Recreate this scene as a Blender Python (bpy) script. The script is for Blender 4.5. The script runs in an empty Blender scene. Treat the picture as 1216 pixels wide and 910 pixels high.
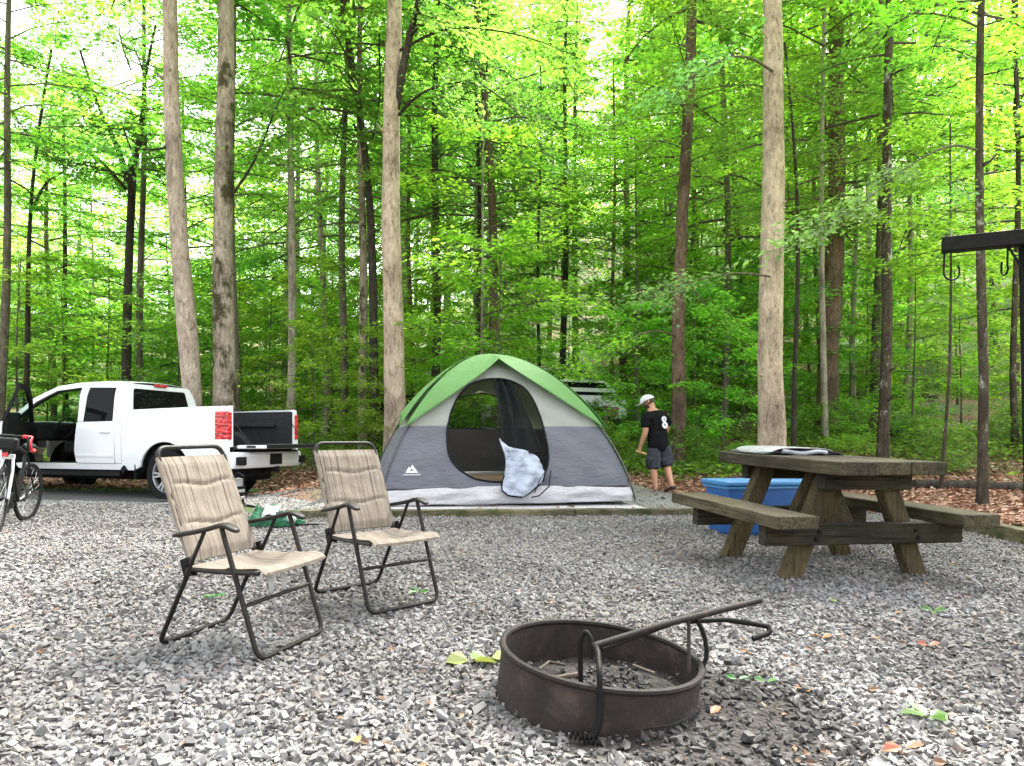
import bpy, bmesh, math, random
import numpy as np
from mathutils import Vector, Matrix, noise
from mathutils.geometry import tessellate_polygon
R = math.radians
PI = math.pi
scene = bpy.context.scene
COL = scene.collection
F, CX, HZ = 820.0, 608.0, 522.0          # focal length, centre column and horizon row in the 1216 px photo
CAMZ = 1.0

# ------------------------------------------------------------------ camera / render
cam = bpy.data.cameras.new('camera')
camo = bpy.data.objects.new('camera', cam); COL.objects.link(camo)
camo.location = (0, 0, CAMZ); camo.rotation_euler = (R(90), 0, 0)
cam.sensor_width = 36; cam.lens = 36 * F / 1216; cam.shift_y = (HZ - 455) / 1216
cam.clip_start = .05; cam.clip_end = 600
scene.camera = camo
scene.render.engine = 'CYCLES'
cy = scene.cycles
cy.max_bounces = 10; cy.diffuse_bounces = 8; cy.glossy_bounces = 2; cy.transmission_bounces = 4; cy.transparent_max_bounces = 8
cy.use_denoising = True
cy.caustics_reflective = False; cy.caustics_refractive = False
cy.sample_clamp_indirect = 8
vs = scene.view_settings
vs.view_transform = 'Standard'; vs.look = 'None'; vs.gamma = 1; vs.exposure = 4.1
vs.use_curve_mapping = False

# ------------------------------------------------------------------ sky and sun
SUN_EL, SUN_AZ = 54, 28      # azimuth measured from +Y clockwise, where the sun stands
w = bpy.data.worlds.new('World'); scene.world = w; w.use_nodes = True
nt = w.node_tree; nt.nodes.clear()
out = nt.nodes.new('ShaderNodeOutputWorld'); bg = nt.nodes.new('ShaderNodeBackground')
sky = nt.nodes.new('ShaderNodeTexSky'); sky.sky_type = 'NISHITA'; sky.sun_disc = False
sky.sun_elevation = R(SUN_EL); sky.sun_rotation = R(SUN_AZ)
sky.air_density = 1.0; sky.dust_density = 4.0; sky.ozone_density = 1.0
hs = nt.nodes.new('ShaderNodeHueSaturation'); hs.inputs['Saturation'].default_value = .22
nt.links.new(sky.outputs[0], hs.inputs['Color']); nt.links.new(hs.outputs[0], bg.inputs['Color'])
bg.inputs['Strength'].default_value = .055
nt.links.new(bg.outputs[0], out.inputs['Surface'])
sun = bpy.data.lights.new('sun', 'SUN'); sun.energy = 2.3; sun.angle = R(13); sun.color = (1, .96, .9)
suno = bpy.data.objects.new('sun', sun); COL.objects.link(suno)
sd = Vector((math.sin(R(SUN_AZ)) * math.cos(R(SUN_EL)), math.cos(R(SUN_AZ)) * math.cos(R(SUN_EL)), math.sin(R(SUN_EL))))
suno.rotation_euler = sd.to_track_quat('Z', 'Y').to_euler()

# ------------------------------------------------------------------ terrain height
def S(a, b, x):
    t = min(1, max(0, (x - a) / (b - a))); return t * t * (3 - 2 * t)
def g(x, y):
    xc = max(-9, min(9, x)); yc = max(-3, min(13, y))
    z = -.019 * xc + .021 * (yc - 3.1)
    k = S(-2.9, -4.6, x) * S(8.4, 10.0, y) * (1 - S(13.5, 16, y))
    z = z * (1 - k) + (.05 - .01 * (x + 5)) * k if k > 0 else z
    y0 = 12.6 - 1.3 * S(3, 8, x)
    t = max(0, y - y0)
    amp = .09 + .13 * S(-6, 6, x)
    h = amp * t * t / (t + 5)
    t2 = max(0, y - 30); h += (.16 + .16 * S(-20, 15, x)) * t2 * t2 / (t2 + 12)
    h += .04 * math.sin(x * .9 + 1.3) * min(1, t / 3) + .06 * math.sin(x * .37 + y * .55) * min(1, t / 5)
    return z + h
def px(x, Y): return (x - CX) * Y / F
def gp(x, y):
    """ground point seen at photo pixel x, y (near plane)"""
    Y = 1.065 / ((y - HZ) / F + .021 - .019 * (x - CX) / F)
    return px(x, Y), Y
def P(x, y, Y): return Vector((px(x, Y), Y, CAMZ - (y - HZ) * Y / F))

# ------------------------------------------------------------------ object helpers
def tag(o, label=None, cat=None, group=None, kind=None):
    if label: o['label'] = label
    if cat: o['category'] = cat
    if group: o['group'] = group
    if kind: o['kind'] = kind
    return o
def thing(name, label, cat, loc=(0, 0, 0), rz=0, group=None, tilt=False):
    o = bpy.data.objects.new(name, None); COL.objects.link(o)
    o.empty_display_size = .1
    if tilt:
        n = Vector((.019, -.021, 1)).normalized()
        u = Vector((math.cos(rz), math.sin(rz), 0)); u = (u - n * u.dot(n)).normalized(); v = n.cross(u)
        m = Matrix((u, v, n)).transposed()
        o.rotation_euler = m.to_euler()
    else:
        o.rotation_euler = (0, 0, rz)
    o.location = loc
    return tag(o, label, cat, group)
class MB:
    def __init__(s): s.v = []; s.f = []; s.m = []; s.cur = 0
    def add(s, vs, fs):
        b = len(s.v); s.v += [tuple(v) for v in vs]
        for f in fs: s.f.append([b + i for i in f]); s.m.append(s.cur)
    def box(s, c, d, rot=None):
        c = Vector(c); hx, hy, hz = d[0] / 2, d[1] / 2, d[2] / 2
        vs = [Vector((sx * hx, sy * hy, sz * hz)) for sx in (-1, 1) for sy in (-1, 1) for sz in (-1, 1)]
        if rot is not None: vs = [rot @ v for v in vs]
        s.add([c + v for v in vs], [(0, 1, 3, 2), (4, 6, 7, 5), (0, 4, 5, 1), (2, 3, 7, 6), (0, 2, 6, 4), (1, 5, 7, 3)])
    def beam(s, a, b, w, h, up=(0, 0, 1)):
        a = Vector(a); b = Vector(b); d = (b - a); L = d.length; d.normalize()
        up = Vector(up); sd_ = d.cross(up).normalized(); u2 = sd_.cross(d)
        vs = []
        for p in (a, b):
            for i, j in ((-1, -1), (1, -1), (1, 1), (-1, 1)): vs.append(p + sd_ * (i * w / 2) + u2 * (j * h / 2))
        s.add(vs, [(0, 3, 2, 1), (4, 5, 6, 7), (0, 1, 5, 4), (1, 2, 6, 5), (2, 3, 7, 6), (3, 0, 4, 7)])
    def tube(s, pts, r, n=8, caps=True, closed=False):
        pts = [Vector(p) for p in pts]; k = len(pts)
        if not isinstance(r, (list, tuple)): r = [r] * k
        prev = None; rings = []
        for i, p in enumerate(pts):
            if closed: t = pts[(i + 1) % k] - pts[i - 1]
            else: t = pts[min(i + 1, k - 1)] - pts[max(i - 1, 0)]
            t.normalize()
            if prev is None:
                a = Vector((0, 0, 1)) if abs(t.z) < .9 else Vector((1, 0, 0)); a = (a - t * a.dot(t)).normalized()
            else: a = (prev - t * prev.dot(t)).normalized()
            prev = a; b = t.cross(a)
            rings.append([p + (a * math.cos(q) + b * math.sin(q)) * r[i] for q in [2 * PI * j / n for j in range(n)]])
        vs = [v for rg in rings for v in rg]; fs = []
        for i in range(k if closed else k - 1):
            i2 = (i + 1) % k
            for j in range(n): fs.append((i * n + j, i * n + (j + 1) % n, i2 * n + (j + 1) % n, i2 * n + j))
        if caps and not closed: fs.append(tuple(range(n - 1, -1, -1))); fs.append(tuple((k - 1) * n + j for j in range(n)))
        s.add(vs, fs)
    def lathe(s, prof, n=32, c=(0, 0, 0), axis='z', caps=False):
        vs = []; fs = []; k = len(prof); c = Vector(c)
        for (r, h) in prof:
            for j in range(n):
                q = 2 * PI * j / n
                if axis == 'z': v = Vector((r * math.cos(q), r * math.sin(q), h))
                elif axis == 'y': v = Vector((r * math.cos(q), h, r * math.sin(q)))
                else: v = Vector((h, r * math.cos(q), r * math.sin(q)))
                vs.append(c + v)
        for i in range(k - 1):
            for j in range(n): fs.append((i * n + j, i * n + (j + 1) % n, (i + 1) * n + (j + 1) % n, (i + 1) * n + j))
        if caps: fs.append(tuple(range(n - 1, -1, -1))); fs.append(tuple((k - 1) * n + j for j in range(n)))
        s.add(vs, fs)
    def panel(s, outer, holes, mp, th):
        """2D polygon with holes, mapped to 3D by mp(p, q, depth), given thickness th"""
        loops = [outer] + list(holes)
        tris = tessellate_polygon([[Vector((a, b, 0)) for a, b in lp] for lp in loops])
        flat = [p for lp in loops for p in lp]; n = len(flat)
        vs = [mp(a, b, 0) for a, b in flat] + [mp(a, b, th) for a, b in flat]
        fs = [tuple(t) for t in tris] + [tuple(n + i for i in reversed(t)) for t in tris]
        o = 0
        for lp in loops:
            m = len(lp)
            for i in range(m): fs.append((o + i, o + (i + 1) % m, n + o + (i + 1) % m, n + o + i))
            o += m
        s.add(vs, fs)
    def grid(s, fn, nu, nv, keep=None):
        vs = [fn(i / nu, j / nv) for j in range(nv + 1) for i in range(nu + 1)]; fs = []
        for j in range(nv):
            for i in range(nu):
                if keep is None or keep((i + .5) / nu, (j + .5) / nv):
                    fs.append((j * (nu + 1) + i, j * (nu + 1) + i + 1, (j + 1) * (nu + 1) + i + 1, (j + 1) * (nu + 1) + i))
        s.add(vs, fs)
    def ell(s, c, r, nu=16, nv=10, rot=None):
        c = Vector(c); vs = []; fs = []
        for j in range(nv + 1):
            t = PI * j / nv
            for i in range(nu):
                q = 2 * PI * i / nu
                v = Vector((r[0] * math.sin(t) * math.cos(q), r[1] * math.sin(t) * math.sin(q), r[2] * math.cos(t)))
                vs.append(c + (rot @ v if rot is not None else v))
        for j in range(nv):
            for i in range(nu): fs.append((j * nu + i, (j + 1) * nu + i, (j + 1) * nu + (i + 1) % nu, j * nu + (i + 1) % nu))
        s.add(vs, fs)
    def build(s, name, mats, parent=None, smooth=False, bevel=0, seg=2, solid=0, weld=True, sub=0):
        me = bpy.data.meshes.new(name); me.from_pydata(s.v, [], s.f)
        if not isinstance(mats, (list, tuple)): mats = [mats]
        for m in mats: me.materials.append(m)
        me.polygons.foreach_set('material_index', s.m)
        bm = bmesh.new(); bm.from_mesh(me)
        if weld: bmesh.ops.remove_doubles(bm, verts=bm.verts, dist=1e-5)
        bmesh.ops.recalc_face_normals(bm, faces=bm.faces)
        bm.to_mesh(me); bm.free()
        if smooth:
            me.polygons.foreach_set('use_smooth', [True] * len(me.polygons))
            if smooth != 'all': me.set_sharp_from_angle(angle=R(40))
        o = bpy.data.objects.new(name, me); COL.objects.link(o)
        if parent: o.parent = parent
        if solid:
            m = o.modifiers.new('solid', 'SOLIDIFY'); m.thickness = solid; m.offset = 0
        if sub:
            m = o.modifiers.new('sub', 'SUBSURF'); m.levels = m.render_levels = sub
        if bevel:
            m = o.modifiers.new('bevel', 'BEVEL'); m.width = bevel; m.segments = seg; m.limit_method = 'ANGLE'; m.angle_limit = R(35)
        return o
def quads_mesh(name, V, Q, mi, mats, smooth=False):
    """fast mesh from numpy arrays: V (n,3), Q (m,4), mi (m,)"""
    me = bpy.data.meshes.new(name); n, m, k = len(V), len(Q), Q.shape[1]
    me.vertices.add(n); me.vertices.foreach_set('co', V.astype(np.float32).ravel())
    me.loops.add(m * k); me.loops.foreach_set('vertex_index', Q.astype(np.int32).ravel())
    me.polygons.add(m); me.polygons.foreach_set('loop_start', np.arange(0, m * k, k, dtype=np.int32))
    for mt in mats: me.materials.append(mt)
    me.polygons.foreach_set('material_index', mi.astype(np.int32))
    me.polygons.foreach_set('use_smooth', np.full(m, bool(smooth)))
    me.update(calc_edges=True); me.validate()
    return me
def link(name, me, parent=None):
    o = bpy.data.objects.new(name, me); COL.objects.link(o)
    if parent: o.parent = parent
    return o
def rounded(pts, r, n=5, closed=False):
    """polyline with rounded corners"""
    pts = [Vector(p) for p in pts]; out_ = []
    k = len(pts)
    for i, p in enumerate(pts):
        if not closed and i in (0, k - 1): out_.append(p); continue
        a = pts[i - 1]; b = pts[(i + 1) % k]
        da = (a - p); db = (b - p); ra = min(r, da.length * .49, db.length * .49)
        A = p + da.normalized() * ra; B = p + db.normalized() * ra
        for j in range(n + 1):
            t = j / n; out_.append(A * (1 - t) ** 2 + p * 2 * t * (1 - t) + B * t * t)
    return out_

# ------------------------------------------------------------------ materials
def newmat(name):
    m = bpy.data.materials.new(name); m.use_nodes = True; t = m.node_tree; t.nodes.clear()
    o = t.nodes.new('ShaderNodeOutputMaterial'); return m, t, o
def N(t, kind, **kw):
    n = t.nodes.new(kind)
    for k, v in kw.items():
        if k in n.inputs: n.inputs[k].default_value = v
        else: setattr(n, k, v)
    return n
def ramp(t, stops, src=None, interp='LINEAR'):
    r = t.nodes.new('ShaderNodeValToRGB'); r.color_ramp.interpolation = interp
    e = r.color_ramp.elements
    while len(e) < len(stops): e.new(.5)
    for el, (p, c) in zip(e, stops): el.position = p; el.color = (*c, 1) if len(c) == 3 else c
    if src is not None: t.links.new(src, r.inputs[0])
    return r
def coords(t, scale=(1, 1, 1), kind='Object'):
    tc = t.nodes.new('ShaderNodeTexCoord'); mp = t.nodes.new('ShaderNodeMapping'); mp.inputs['Scale'].default_value = scale
    t.links.new(tc.outputs[kind], mp.inputs[0]); return mp.outputs[0]
def mixc(t, fac, a, b, mode='MIX'):
    m = t.nodes.new('ShaderNodeMix'); m.data_type = 'RGBA'; m.blend_type = mode
    for s, v in ((m.inputs[0], fac), (m.inputs[6], a), (m.inputs[7], b)):
        if hasattr(v, 'is_linked') or isinstance(v, bpy.types.NodeSocket): t.links.new(v, s)
        elif isinstance(v, (int, float)): s.default_value = v
        else: s.default_value = (*v, 1)
    return m.outputs[2]
def bump(t, h, strength, dist=.01):
    b = t.nodes.new('ShaderNodeBump'); b.inputs['Strength'].default_value = strength; b.inputs['Distance'].default_value = dist
    t.links.new(h, b.inputs['Height']); return b.outputs[0]
def pm(name, c1, c2=None, scale=8, stretch=(1, 1, 1), rough=.6, metal=0, bmp=0, bscale=None, spots=None, spec=.5, bdist=.01, coat=0, detail=6, kind='Object'):
    """principled with a two-tone noise, optional third-tone spots, optional bump"""
    m, t, o = newmat(name)
    b = N(t, 'ShaderNodeBsdfPrincipled', Roughness=rough, Metallic=metal)
    b.inputs['Specular IOR Level'].default_value = spec
    if coat: b.inputs['Coat Weight'].default_value = coat; b.inputs['Coat Roughness'].default_value = .06
    t.links.new(b.outputs[0], o.inputs[0])
    co = coords(t, stretch, kind)
    nz = N(t, 'ShaderNodeTexNoise', Scale=scale, Detail=detail, Roughness=.6); t.links.new(co, nz.inputs['Vector'])
    c2 = c2 or tuple(x * .82 for x in c1)
    col = ramp(t, [(.35, c1), (.65, c2)], nz.outputs[0]).outputs[0]
    if spots:
        sc, sc_scale, lo, hi = spots
        n2 = N(t, 'ShaderNodeTexNoise', Scale=sc_scale, Detail=5, Roughness=.65); t.links.new(co, n2.inputs['Vector'])
        rf = ramp(t, [(lo, (0, 0, 0)), (hi, (1, 1, 1))], n2.outputs[0])
        col = mixc(t, rf.outputs[0], col, sc)
    t.links.new(col, b.inputs['Base Color'])
    if bmp:
        n3 = N(t, 'ShaderNodeTexNoise', Scale=bscale or scale * 3, Detail=6, Roughness=.65); t.links.new(co, n3.inputs['Vector'])
        t.links.new(bump(t, n3.outputs[0], bmp, bdist), b.inputs['Normal'])
    return m
def leafmat(name, stops, trans, tw=.45, gloss=.05, hue=.03):
    m, t, o = newmat(name)
    ge = t.nodes.new('ShaderNodeNewGeometry'); oi = t.nodes.new('ShaderNodeObjectInfo')
    rc = ramp(t, stops, ge.outputs['Random Per Island'])
    h = t.nodes.new('ShaderNodeHueSaturation'); t.links.new(rc.outputs[0], h.inputs['Color'])
    mr = N(t, 'ShaderNodeMapRange'); mr.inputs['To Min'].default_value = .5 - hue; mr.inputs['To Max'].default_value = .5 + hue * .6
    t.links.new(oi.outputs['Random'], mr.inputs['Value']); t.links.new(mr.outputs[0], h.inputs['Hue'])
    h.inputs['Saturation'].default_value = .97
    mv = N(t, 'ShaderNodeMapRange'); mv.inputs['To Min'].default_value = .92; mv.inputs['To Max'].default_value = 1.32
    t.links.new(oi.outputs['Random'], mv.inputs['Value']); t.links.new(mv.outputs[0], h.inputs['Value'])
    d = t.nodes.new('ShaderNodeBsdfDiffuse'); t.links.new(h.outputs[0], d.inputs['Color'])
    tr = t.nodes.new('ShaderNodeBsdfTranslucent')
    tc = mixc(t, 1.0, h.outputs[0], trans, 'MULTIPLY'); t.links.new(tc, tr.inputs['Color'])
    mx = N(t, 'ShaderNodeMixShader'); mx.inputs[0].default_value = tw
    t.links.new(d.outputs[0], mx.inputs[1]); t.links.new(tr.outputs[0], mx.inputs[2])
    gl = N(t, 'ShaderNodeBsdfGlossy', Roughness=.45)
    mg = N(t, 'ShaderNodeMixShader'); mg.inputs[0].default_value = gloss
    t.links.new(mx.outputs[0], mg.inputs[1]); t.links.new(gl.outputs[0], mg.inputs[2])
    t.links.new(mg.outputs[0], o.inputs[0]); return m
def bark(name, c1, c2, c3=None, lo=.55, hi=.65, sc3=2.0, bs=.8):
    m, t, o = newmat(name)
    b = N(t, 'ShaderNodeBsdfPrincipled', Roughness=.9); b.inputs['Specular IOR Level'].default_value = .2
    t.links.new(b.outputs[0], o.inputs[0])
    co = coords(t, (1, 1, .28)); co2 = coords(t, (1, 1, .6))
    n1 = N(t, 'ShaderNodeTexNoise', Scale=18, Detail=8, Roughness=.72, Distortion=.4); t.links.new(co, n1.inputs['Vector'])
    n0 = N(t, 'ShaderNodeTexNoise', Scale=1.7, Detail=7, Roughness=.7); t.links.new(co2, n0.inputs['Vector'])
    nf = N(t, 'ShaderNodeTexNoise', Scale=60, Detail=5, Roughness=.7); t.links.new(co, nf.inputs['Vector'])
    col = ramp(t, [(.34, tuple(x * .28 for x in c1)), (.44, tuple(x * .8 for x in c1)), (.54, c1), (.72, c2)], n1.outputs[0]).outputs[0]
    bl = ramp(t, [(.36, (.5, .47, .45)), (.5, (.95, .93, .9)), (.66, (1.25, 1.23, 1.2))], n0.outputs[0]).outputs[0]
    col = mixc(t, 1, col, bl, 'MULTIPLY')
    ff = ramp(t, [(.35, (.75, .75, .75)), (.65, (1.15, 1.15, 1.15))], nf.outputs[0]).outputs[0]
    col = mixc(t, 1, col, ff, 'MULTIPLY')
    nl_ = N(t, 'ShaderNodeTexNoise', Scale=5.5, Detail=6, Roughness=.75); t.links.new(co2, nl_.inputs['Vector'])
    lf_ = ramp(t, [(.62, (0, 0, 0)), (.70, (.55, .55, .55))], nl_.outputs[0])
    col = mixc(t, lf_.outputs[0], col, tuple(min(.5, .5 * x + .14) for x in c2))
    if c3:
        n2 = N(t, 'ShaderNodeTexNoise', Scale=sc3, Detail=6, Roughness=.7); t.links.new(co2, n2.inputs['Vector'])
        rf = ramp(t, [(lo, (0, 0, 0)), (hi, (1, 1, 1))], n2.outputs[0]); col = mixc(t, rf.outputs[0], col, c3)
    t.links.new(col, b.inputs['Base Color'])
    t.links.new(bump(t, n1.outputs[0], bs, .03), b.inputs['Normal'])
    return m
M = {}
M['bark_pink'] = bark('bark_pinkish', (.40, .325, .27), (.56, .475, .41), (.15, .12, .10), .60, .72, 1.6)
M['bark_tan'] = bark('bark_tan', (.46, .365, .285), (.60, .50, .415), (.18, .13, .10), .62, .75, 2.2)
M['bark_moss'] = bark('bark_mossy', (.33, .275, .22), (.52, .455, .39), (.05, .045, .02), .50, .58, 2.4, 1)
M['bark_dark'] = bark('bark_dark', (.045, .038, .03), (.10, .085, .07), (.22, .21, .18), .66, .72, 3.5)
M['bark_lichen'] = bark('bark_lichen', (.07, .055, .042), (.15, .12, .095), (.34, .34, .29), .56, .63, 3.2)
M['bark_brown'] = bark('bark_brown', (.145, .10, .072), (.245, .18, .135), (.09, .07, .04), .58, .7, 2.0)
M['bark_grey'] = bark('bark_grey', (.12, .105, .08), (.22, .195, .155), (.08, .10, .03), .58, .68, 1.8)
M['bark_pale'] = bark('bark_pale', (.34, .30, .25), (.5, .45, .38), (.2, .17, .13), .6, .7, 2.0)
M['twig'] = pm('twig_bark', (.06, .045, .035), (.10, .08, .06), rough=.9)
M['leaf_fresh'] = leafmat('leaf_fresh_green', [(0, (.048, .112, .016)), (.35, (.082, .17, .022)), (.7, (.115, .222, .028)), (1, (.165, .27, .04))], (3.45, 3.55, 1.65), .6)
M['leaf_mid'] = leafmat('leaf_mid_green', [(0, (.036, .09, .018)), (.5, (.064, .145, .026)), (1, (.10, .20, .04))], (3.35, 3.5, 1.75), .58)
M['leaf_dark'] = leafmat('leaf_dark_green', [(0, (.024, .06, .018)), (.6, (.042, .10, .026)), (1, (.07, .14, .04))], (3.2, 3.4, 1.75), .55)
M['leaf_blue'] = leafmat('leaf_cool_green', [(0, (.05, .125, .04)), (.5, (.09, .20, .065)), (1, (.14, .27, .10))], (2.7, 2.8, 1.7), .5, .04)
M['leaf_low'] = leafmat('leaf_ground_plants', [(0, (.05, .112, .016)), (.5, (.09, .18, .028)), (1, (.15, .265, .045))], (2.8, 2.7, 1.2), .5)
M['litter'] = leafmat('leaf_dry_brown', [(0, (.10, .045, .025)), (.3, (.21, .105, .062)), (.65, (.36, .195, .125)), (.9, (.46, .29, .195)), (1, (.55, .42, .3))], (1, .9, .8), .15, .03, .01)
# ------------------------------------------------------------------ ground sheets
rng = np.random.default_rng(7)
random.seed(5)
def border_y(x): return 8.05 + .19 * x            # line of the timber edging in front of the tent pad
RX = 4.93                                          # right edge of the gravel
def terrain():
    xs = np.concatenate([np.arange(-90, -14, 4), np.arange(-14, 14, .35), np.arange(14, 91, 4)])
    ys = np.concatenate([np.arange(-40, -2, 4), np.arange(-2, 18, .35), np.arange(18, 44, 1.2), np.arange(44, 121, 4)])
    nx, ny = len(xs), len(ys)
    V = np.array([(x, y, g(x, y)) for y in ys for x in xs])
    i = np.arange(nx - 1)[None, :] + nx * np.arange(ny - 1)[:, None]
    Q = np.stack([i, i + 1, i + nx + 1, i + nx], -1).reshape(-1, 4)
    m, t, o = newmat('forest_floor')
    b = N(t, 'ShaderNodeBsdfPrincipled', Roughness=.95); t.links.new(b.outputs[0], o.inputs[0])
    co = coords(t)
    n1 = N(t, 'ShaderNodeTexNoise', Scale=14, Detail=8, Roughness=.75); t.links.new(co, n1.inputs['Vector'])
    n2 = N(t, 'ShaderNodeTexNoise', Scale=.5, Detail=5, Roughness=.6); t.links.new(co, n2.inputs['Vector'])
    brown = ramp(t, [(.35, (.05, .03, .018)), (.5, (.17, .085, .05)), (.62, (.28, .16, .10))], n1.outputs[0]).outputs[0]
    green = ramp(t, [(.35, (.02, .04, .01)), (.5, (.06, .11, .02)), (.65, (.12, .19, .035))], n1.outputs[0]).outputs[0]
    f = ramp(t, [(.41, (0, 0, 0)), (.53, (1, 1, 1))], n2.outputs[0])
    t.links.new(mixc(t, f.outputs[0], brown, green), b.inputs['Base Color'])
    t.links.new(bump(t, n1.outputs[0], .8, .05), b.inputs['Normal'])
    return tag(link('ground', quads_mesh('ground', V, Q, np.zeros(len(Q)), [m], True)), kind='structure')
terrain()
def sheet(name, fn, nu, nv, dz, mat):
    U, W = np.meshgrid(np.linspace(0, 1, nu + 1), np.linspace(0, 1, nv + 1))
    V = []
    for u, v in zip(U.ravel(), W.ravel()):
        x, y = fn(u, v); V.append((x, y, g(x, y) + dz))
    i = np.arange(nu)[None, :] + (nu + 1) * np.arange(nv)[:, None]
    Q = np.stack([i, i + 1, i + nu + 2, i + nu + 1], -1).reshape(-1, 4)
    return tag(link(name, quads_mesh(name, np.array(V), Q, np.zeros(len(Q)), [mat], True)), kind='structure')
RC = Vector((.352, 2.735))                            # fire ring centre
def wob(x, a=.12): return a * math.sin(x * 2.1) + a * .6 * math.sin(x * 5.3 + 1)
def gravel_top(x):
    b_ = border_y(x)
    if x < -2.5: b_ = 7.6 + (-2.5 - x) * .28 + .35 * S(-2.5, -3.5, x) + wob(x)
    return b_
def gravel_fn(u, v):
    x = -13 + u * (RX + 13); return x, -5 + v * (gravel_top(x) + 5)
m, t, o = newmat('gravel_bed')
b = N(t, 'ShaderNodeBsdfPrincipled', Roughness=.95); t.links.new(b.outputs[0], o.inputs[0])
co = coords(t)
vo = N(t, 'ShaderNodeTexVoronoi', Scale=42); t.links.new(co, vo.inputs['Vector'])
nz = N(t, 'ShaderNodeTexNoise', Scale=1.5, Detail=4); t.links.new(co, nz.inputs['Vector'])
sep = t.nodes.new('ShaderNodeSeparateColor'); t.links.new(vo.outputs['Color'], sep.inputs[0])
col = ramp(t, [(0, (.075, .068, .06)), (.5, (.155, .143, .128)), (1, (.23, .218, .203))], sep.outputs[0]).outputs[0]
dk = ramp(t, [(.3, (.7, .68, .66)), (.7, (1, 1, 1))], nz.outputs[0]).outputs[0]
col = mixc(t, 1, col, dk, 'MULTIPLY')
# soot and trodden earth round the ring: a stain with its own shape
ob = N(t, 'ShaderNodeVectorMath', operation='DISTANCE'); ob.inputs[1].default_value = (RC.x + .32, RC.y - .16, .02)
t.links.new(co, ob.inputs[0])
nn = N(t, 'ShaderNodeTexNoise', Scale=7, Detail=4); t.links.new(co, nn.inputs['Vector'])
ad = N(t, 'ShaderNodeMath', operation='MULTIPLY_ADD'); ad.inputs[1].default_value = .35; t.links.new(nn.outputs[0], ad.inputs[0]); t.links.new(ob.outputs['Value'], ad.inputs[2])
sf = ramp(t, [(.62, (1, 1, 1)), (.78, (0, 0, 0))], ad.outputs[0])
col = mixc(t, sf.outputs[0], col, (.022, .018, .015))
t.links.new(col, b.inputs['Base Color'])
t.links.new(bump(t, vo.outputs['Distance'], .9, .02), b.inputs['Normal'])
M['gravel_bed'] = m
sheet('gravel_bed', gravel_fn, 90, 70, .004, M['gravel_bed'])
# tent pad: finer, paler grit
M['grit'] = pm('pale_grit', (.14, .133, .124), (.215, .205, .19), 60, rough=.95, bmp=.7, bscale=90, spots=((.13, .10, .08), 5, .58, .72))
def rot_uv(a, b): return (-.015 + .973 * a - .228 * b, 8.76 + .228 * a + .973 * b)
sheet('tent_pad', lambda u, v: rot_uv(-4.3 + .15 * math.sin(v * 9) + u * (7.35 - .15 * math.sin(v * 9) + wob(v * 4, .08)), -.62 + 1.25 * S(-2.35, -3.5, -4.3 + u * 7.35) + v * (5.9 - 4.6 * S(-1.9, -2.5, -4.3 + u * 7.35))), 80, 40, .03, M['grit'])
# camp road under the truck
M['asphalt'] = pm('old_asphalt', (.04, .04, .039), (.075, .074, .07), 40, rough=.9, bmp=.5, bscale=120, spots=((.13, .12, .10), 3, .58, .75))
def road_fn(u, v):
    x = -22 + u * 18.6; return x, gravel_top(x) - .05 + v * (4.6 + wob(x, .1))
sheet('road', road_fn, 60, 16, .012, M['asphalt'])

# ------------------------------------------------------------------ gravel stones (uncountable: one object)
ICO_V = []; ph = (1 + 5 ** .5) / 2
for a_, b_ in ((-1, ph), (1, ph), (-1, -ph), (1, -ph)): ICO_V.append((a_, b_, 0))
for a_, b_ in ((-1, ph), (1, ph), (-1, -ph), (1, -ph)): ICO_V.append((0, a_, b_))
for a_, b_ in ((ph, -1), (ph, 1), (-ph, -1), (-ph, 1)): ICO_V.append((a_, 0, b_))
ICO_V = np.array(ICO_V) / math.sqrt(1 + ph * ph)
ICO_F = np.array([(0, 11, 5), (0, 5, 1), (0, 1, 7), (0, 7, 10), (0, 10, 11), (1, 5, 9), (5, 11, 4), (11, 10, 2), (10, 7, 6), (7, 1, 8), (3, 9, 4), (3, 4, 2), (3, 2, 6), (3, 6, 8), (3, 8, 9), (4, 9, 5), (2, 4, 11), (6, 2, 10), (8, 6, 7), (9, 8, 1)])
OCT_V = np.array([(1, 0, 0), (-1, 0, 0), (0, 1, 0), (0, -1, 0), (0, 0, 1), (0, 0, -1)], float)
OCT_F = np.array([(0, 2, 4), (2, 1, 4), (1, 3, 4), (3, 0, 4), (2, 0, 5), (1, 2, 5), (3, 1, 5), (0, 3, 5)])
CUB_V = np.array([(a, b, c) for a in (-1, 1) for b in (-1, 1) for c in (-1, 1)], float) * .72
CUB_F = np.array([(0, 1, 3), (0, 3, 2), (4, 6, 7), (4, 7, 5), (0, 4, 5), (0, 5, 1), (2, 3, 7), (2, 7, 6), (0, 2, 6), (0, 6, 4), (1, 5, 7), (1, 7, 3)])
def rand_rot(n):
    q = rng.normal(size=(n, 4)); q /= np.linalg.norm(q, axis=1)[:, None]; a, b, c, d = q.T
    return np.stack([np.stack([1 - 2 * (c * c + d * d), 2 * (b * c - a * d), 2 * (b * d + a * c)], -1),
                     np.stack([2 * (b * c + a * d), 1 - 2 * (b * b + d * d), 2 * (c * d - a * b)], -1),
                     np.stack([2 * (b * d - a * c), 2 * (c * d + a * b), 1 - 2 * (b * b + c * c)], -1)], -2)
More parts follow.
